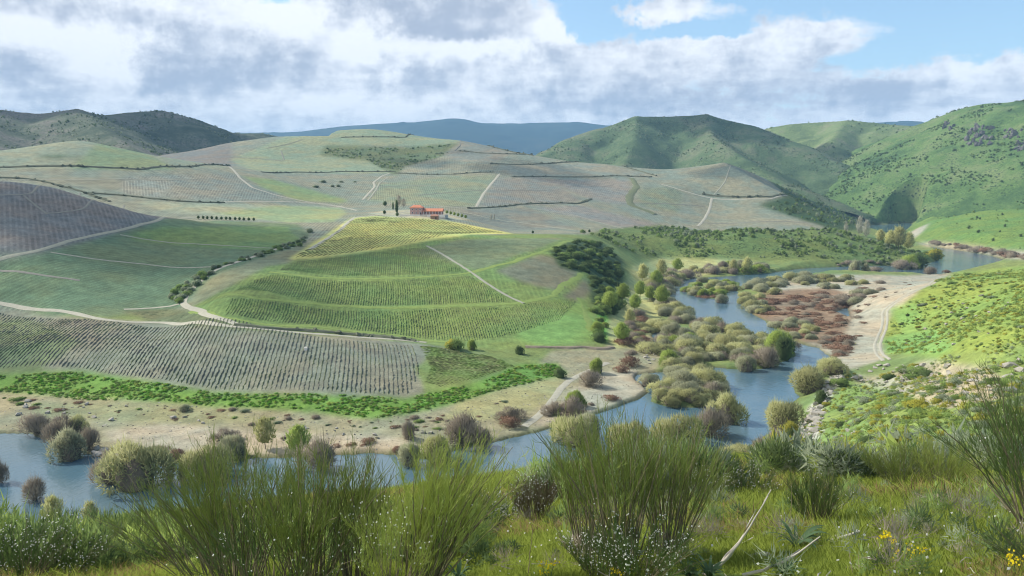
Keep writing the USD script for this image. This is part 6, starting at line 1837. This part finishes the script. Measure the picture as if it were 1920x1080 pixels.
for k, (u, v, s) in enumerate([(1425, 1048, 46), (1618, 962, 20), (1652, 950, 22), (1570, 1015, 34), (1600, 1068, 22), (1240, 985, 16), (1262, 975, 14), (1660, 975, 12)]):
    p = foot_at(u, v)
    sz = px_size(p, s) / 2
    put("meadow_stone", ROCKS[k % 5], p + [0, 0, sz * .15], (sz, sz * .8, sz * .6), 40 * k,
        ["large grey stone behind the blue-green leaf clump", "grey stone on the right meadow", "flat grey stone higher on the right meadow", "pale stone beside the fallen log", "small white stone at the bottom edge", "pale stone left of the wiry broom's foot", "small stone right of the wiry broom's foot", "little stone under the flat grey stone"][k], "stone")

# grass: short spring turf, thinning with distance, drier in patches
def tuft(seed, n, h, spread):
    r = np.random.default_rng(seed)
    a = r.uniform(0, 2 * np.pi, n)
    q = spread * np.sqrt(r.random(n))
    base = np.column_stack([q * np.cos(a), q * np.sin(a), np.full(n, -.02)])
    L = h * r.uniform(.45, 1.15, n)
    d = unit(np.column_stack([r.normal(0, .35, n), r.normal(0, .35, n), np.ones(n)]))
    bend = np.column_stack([r.normal(0, .3, n), r.normal(0, .3, n), np.full(n, -.12)])
    side = unit(np.cross(d, r.normal(size=(n, 3)))) * .0045
    m1 = base + d * (L * .55)[:, None] + bend * (L * .2)[:, None]
    tp = base + d * L[:, None] + bend * (L * .75)[:, None]
    V = np.stack([base - side, base + side, m1 + side * .8, m1 - side * .8, tp], 1)
    f = np.array([[0, 1, 2], [0, 2, 3], [3, 2, 4]])
    F = (np.arange(n) * 5)[:, None, None] + f[None]
    N = np.tile(unit(np.array([0, 0, 1.0]))[None], (n * 5, 1)) * .7 + np.repeat(d, 5, 0) * .3
    return V.reshape(-1, 3), F.reshape(-1, 3), unit(N)


protos = []
for k in range(5):
    protos.append((f"tuft_{k}", *tuft(700 + k, 46, .10 + .022 * k, .2), M_BLADE if k < 4 else M_BLADE_R))
protos.append(("tuft_5", *tuft(710, 22, .2, .14), M_BLADE))
n = 60000
Dm = 4.5 * (44 / 4.5) ** RF.random(n)
am = RF.uniform(-.72, .72, n)
xm, ym = Dm * np.sin(am), Dm * np.cos(am)
keep = RF.random(n) < np.clip(Dm / 13, .25, 1)
xm, ym, Dm = xm[keep], ym[keep], Dm[keep]
patch = meshkit.fbm(np.stack([xm / 1.6, ym / 1.6, np.zeros(len(xm))], -1), 3, 31)
keep = patch > .36
xm, ym, Dm, patch = xm[keep], ym[keep], Dm[keep], patch[keep]
sc = RF.uniform(.6, 1.25, len(xm)) * (.75 + .9 * (patch - .35)) * np.clip(Dm / 9, .8, 1.7)
pi = scatter("grass", "short yellow-green spring grass with dry reddish patches on the near slope", "grass", protos, np.column_stack([xm, ym, height(xm, ym)]), np.column_stack([sc, sc, sc * .9]))
dry = meshkit.fbm(np.stack([xm / 2.6, ym / 2.6, np.full(len(xm), 9)], -1), 3, 44) > .60
ind = RF.integers(0, 4, len(xm))
ind = np.where(dry & (RF.random(len(xm)) < .5), RF.integers(4, 6, len(xm)), ind)
pi.GetProtoIndicesAttr().Set(Vt.IntArray.FromNumpy(ind.astype(np.int32)))

P = sample_px([(900, 1078), (820, 1010), (1100, 955), (1350, 928), (1500, 908), (1920, 898), (1990, 1078)], 420, 5, 26, 1.2, .5, 16, False)
scatter("meadow_weeds", "low leafy weeds and dark herbs through the meadow grass", "weeds", [small_bush(121, "shrub", 120, .35, .09), small_bush(122, "dark", 120, .35, .09), small_bush(123, "sage", 120, .35, .05), small_bush(124, "mauve", 120, .5, .03)], P, sized(len(P), .12, .5, (.4, .9)))
n = 160
Dl, al = 6 * (24 / 6.0) ** RF.random(n), RF.uniform(-.1, .68, n)
xl, yl = Dl * np.sin(al), Dl * np.cos(al)
P0 = np.column_stack([xl, yl, height(xl, yl) + .05])
az_l, ll = RF.uniform(0, np.pi, n), RF.uniform(.08, .4, n)
tl = np.linspace(-.5, .5, 4)[None, :, None]
LP = P0[:, None] + (np.column_stack([np.cos(az_l), np.sin(az_l), RF.normal(0, .25, n)]) * ll[:, None])[:, None] * tl + RF.normal(0, .012, (n, 4, 3))
tag(usdkit.mesh(stage, "/World/litter", paths_to_mesh(LP, np.full((n, 4), .004) * RF.uniform(.6, 1.8, (n, 1)), 4), M_DEAD), "dead twigs and dry litter lying through the meadow grass", "litter", kind="stuff")
# white and yellow specks of small flowers through the turf
n = 700
Df, af = 6 * (30 / 6.0) ** RF.random(n), RF.uniform(-.7, .7, n)
xf, yf = Df * np.sin(af), Df * np.cos(af)
ok = meshkit.fbm(np.stack([xf / 2.2, yf / 2.2, np.full(n, 4)], -1), 3, 52) > .54
P = np.column_stack([xf, yf, height(xf, yf) + .15])[ok]
fm = usdkit.mesh(stage, "/World/meadow_flowers", petals(P, .013, RF), M_WHITE)
tag(fm, "tiny white flowers scattered through the meadow grass", "flowers", kind="stuff")
# low herbage on the foreground slope beyond the turf
P = sample_px([(-80, 1078), (-80, 1012), (300, 1002), (620, 985), (900, 975), (900, 1060), (300, 1075)], 900, 8, 30, 2.5, .42, 14, False)
scatter("brow_herbage", "dense low herbs and shrublets along the left brow", "herbage", [small_bush(101, "shrub", 200, .3, .07), small_bush(102, "bright", 200, .3, .07), small_bush(103, "dark", 200, .3, .07)], P, sized(len(P), .25, .9, (.6, .9)))
P = sample_px([(900, 965), (1100, 950), (1350, 925), (1500, 905), (1900, 892), (1900, 880), (1500, 885), (1300, 895), (1000, 930)], 700, 12, 60, 3, .4, 15, False)
scatter("brow_scrub", "mixed low scrub and heath along the brow of the meadow", "scrub", [small_bush(111, "shrub", 200, .3, .07), small_bush(112, "sage", 200, .3, .07), small_bush(113, "dark", 200, .3, .07)], P, sized(len(P), .3, 1.3, (.5, .8)))

# ------------------------------------------------------------------ the air
g_ = Graph()
M_HAZE = g_.done("haze_air", volume=g_.add("principled_volume", "volume", color=(.36, .66, 1.0), density=HAZE_DENSITY, anisotropy=0.0))
haze = trimesh.creation.box(bounds=[(-9000, -900, -8.0), (9000, 17000, 1050)])
hz = usdkit.mesh(stage, "/World/haze", (np.array(haze.vertices), np.array(haze.faces)), M_HAZE)
tag(hz, "thin blue haze filling the valley air", "haze", kind="stuff")

# ------------------------------------------------------------------ clouds above the valley, beyond the frame's upper left, whose shade lies on the fields
g_ = Graph()
M_CLOUD = g_.done("cloud_vapour", volume=g_.add("principled_volume", "volume", color=(.97, .98, 1.0), density=.02, anisotropy=.0))
CLOUDS = [  # ground point shaded (x, y), length, width, turn, label
    ((-1050, 1750), 620, 420, 20, "broad cumulus cloud above the left skyline hills"),
    ((-245, 440), 260, 150, 40, "long low cumulus cloud over the purple vineyards"),
    ((10, 1240), 260, 110, -35, "small cumulus cloud over the middle hill"),
    ((930, 2330), 380, 260, 10, "cumulus cloud over the round hill"),
    ((470, 1330), 240, 120, 30, "small cumulus cloud over the conical vineyard"),
]
for k, ((gx_, gy_), lx, ly, turn, lab) in enumerate(CLOUDS):
    r = np.random.default_rng(60 + k)
    up_ = 1650.0
    c = np.array([gx_, gy_, 60.0]) + SUN_DIR * ((up_ - 60) / SUN_DIR[2])
    hulls = []
    import manifold3d
    body = manifold3d.Manifold()
    for _ in range(16):
        a, rad = r.uniform(0, 2 * np.pi), math.sqrt(r.random())
        s = r.uniform(.28, .5) * (1.15 - rad * .7) * ly
        body += manifold3d.Manifold.sphere(1.0, 20).scale((s * 1.3, s, s * .6)).translate((rad * lx * .75 * math.cos(a), rad * ly * .75 * math.sin(a), r.uniform(0, .12) * ly))
    v, f, _n = meshkit.arrays(body.refine_to_length(ly * .12))
    v = v + (meshkit.fbm(v / (ly * .16), 4, 9 + k)[:, None] - .5) * unit(v * [1, 1, 1.6]) * ly * .28
    tr = math.radians(turn)
    v = np.column_stack([v[:, 0] * math.cos(tr) - v[:, 1] * math.sin(tr), v[:, 0] * math.sin(tr) + v[:, 1] * math.cos(tr), v[:, 2]])
    x = UsdGeom.Xform.Define(stage, "/World/" + numbered("cloud"))
    x.AddTranslateOp().Set(Gf.Vec3d(*map(float, c)))
    tag(x, lab, "cloud")
    usdkit.mesh(stage, f"{x.GetPath()}/vapour", (v, f), M_CLOUD)
    print("cloud", pixel(c), c, v[:, 2].min() + c[2])
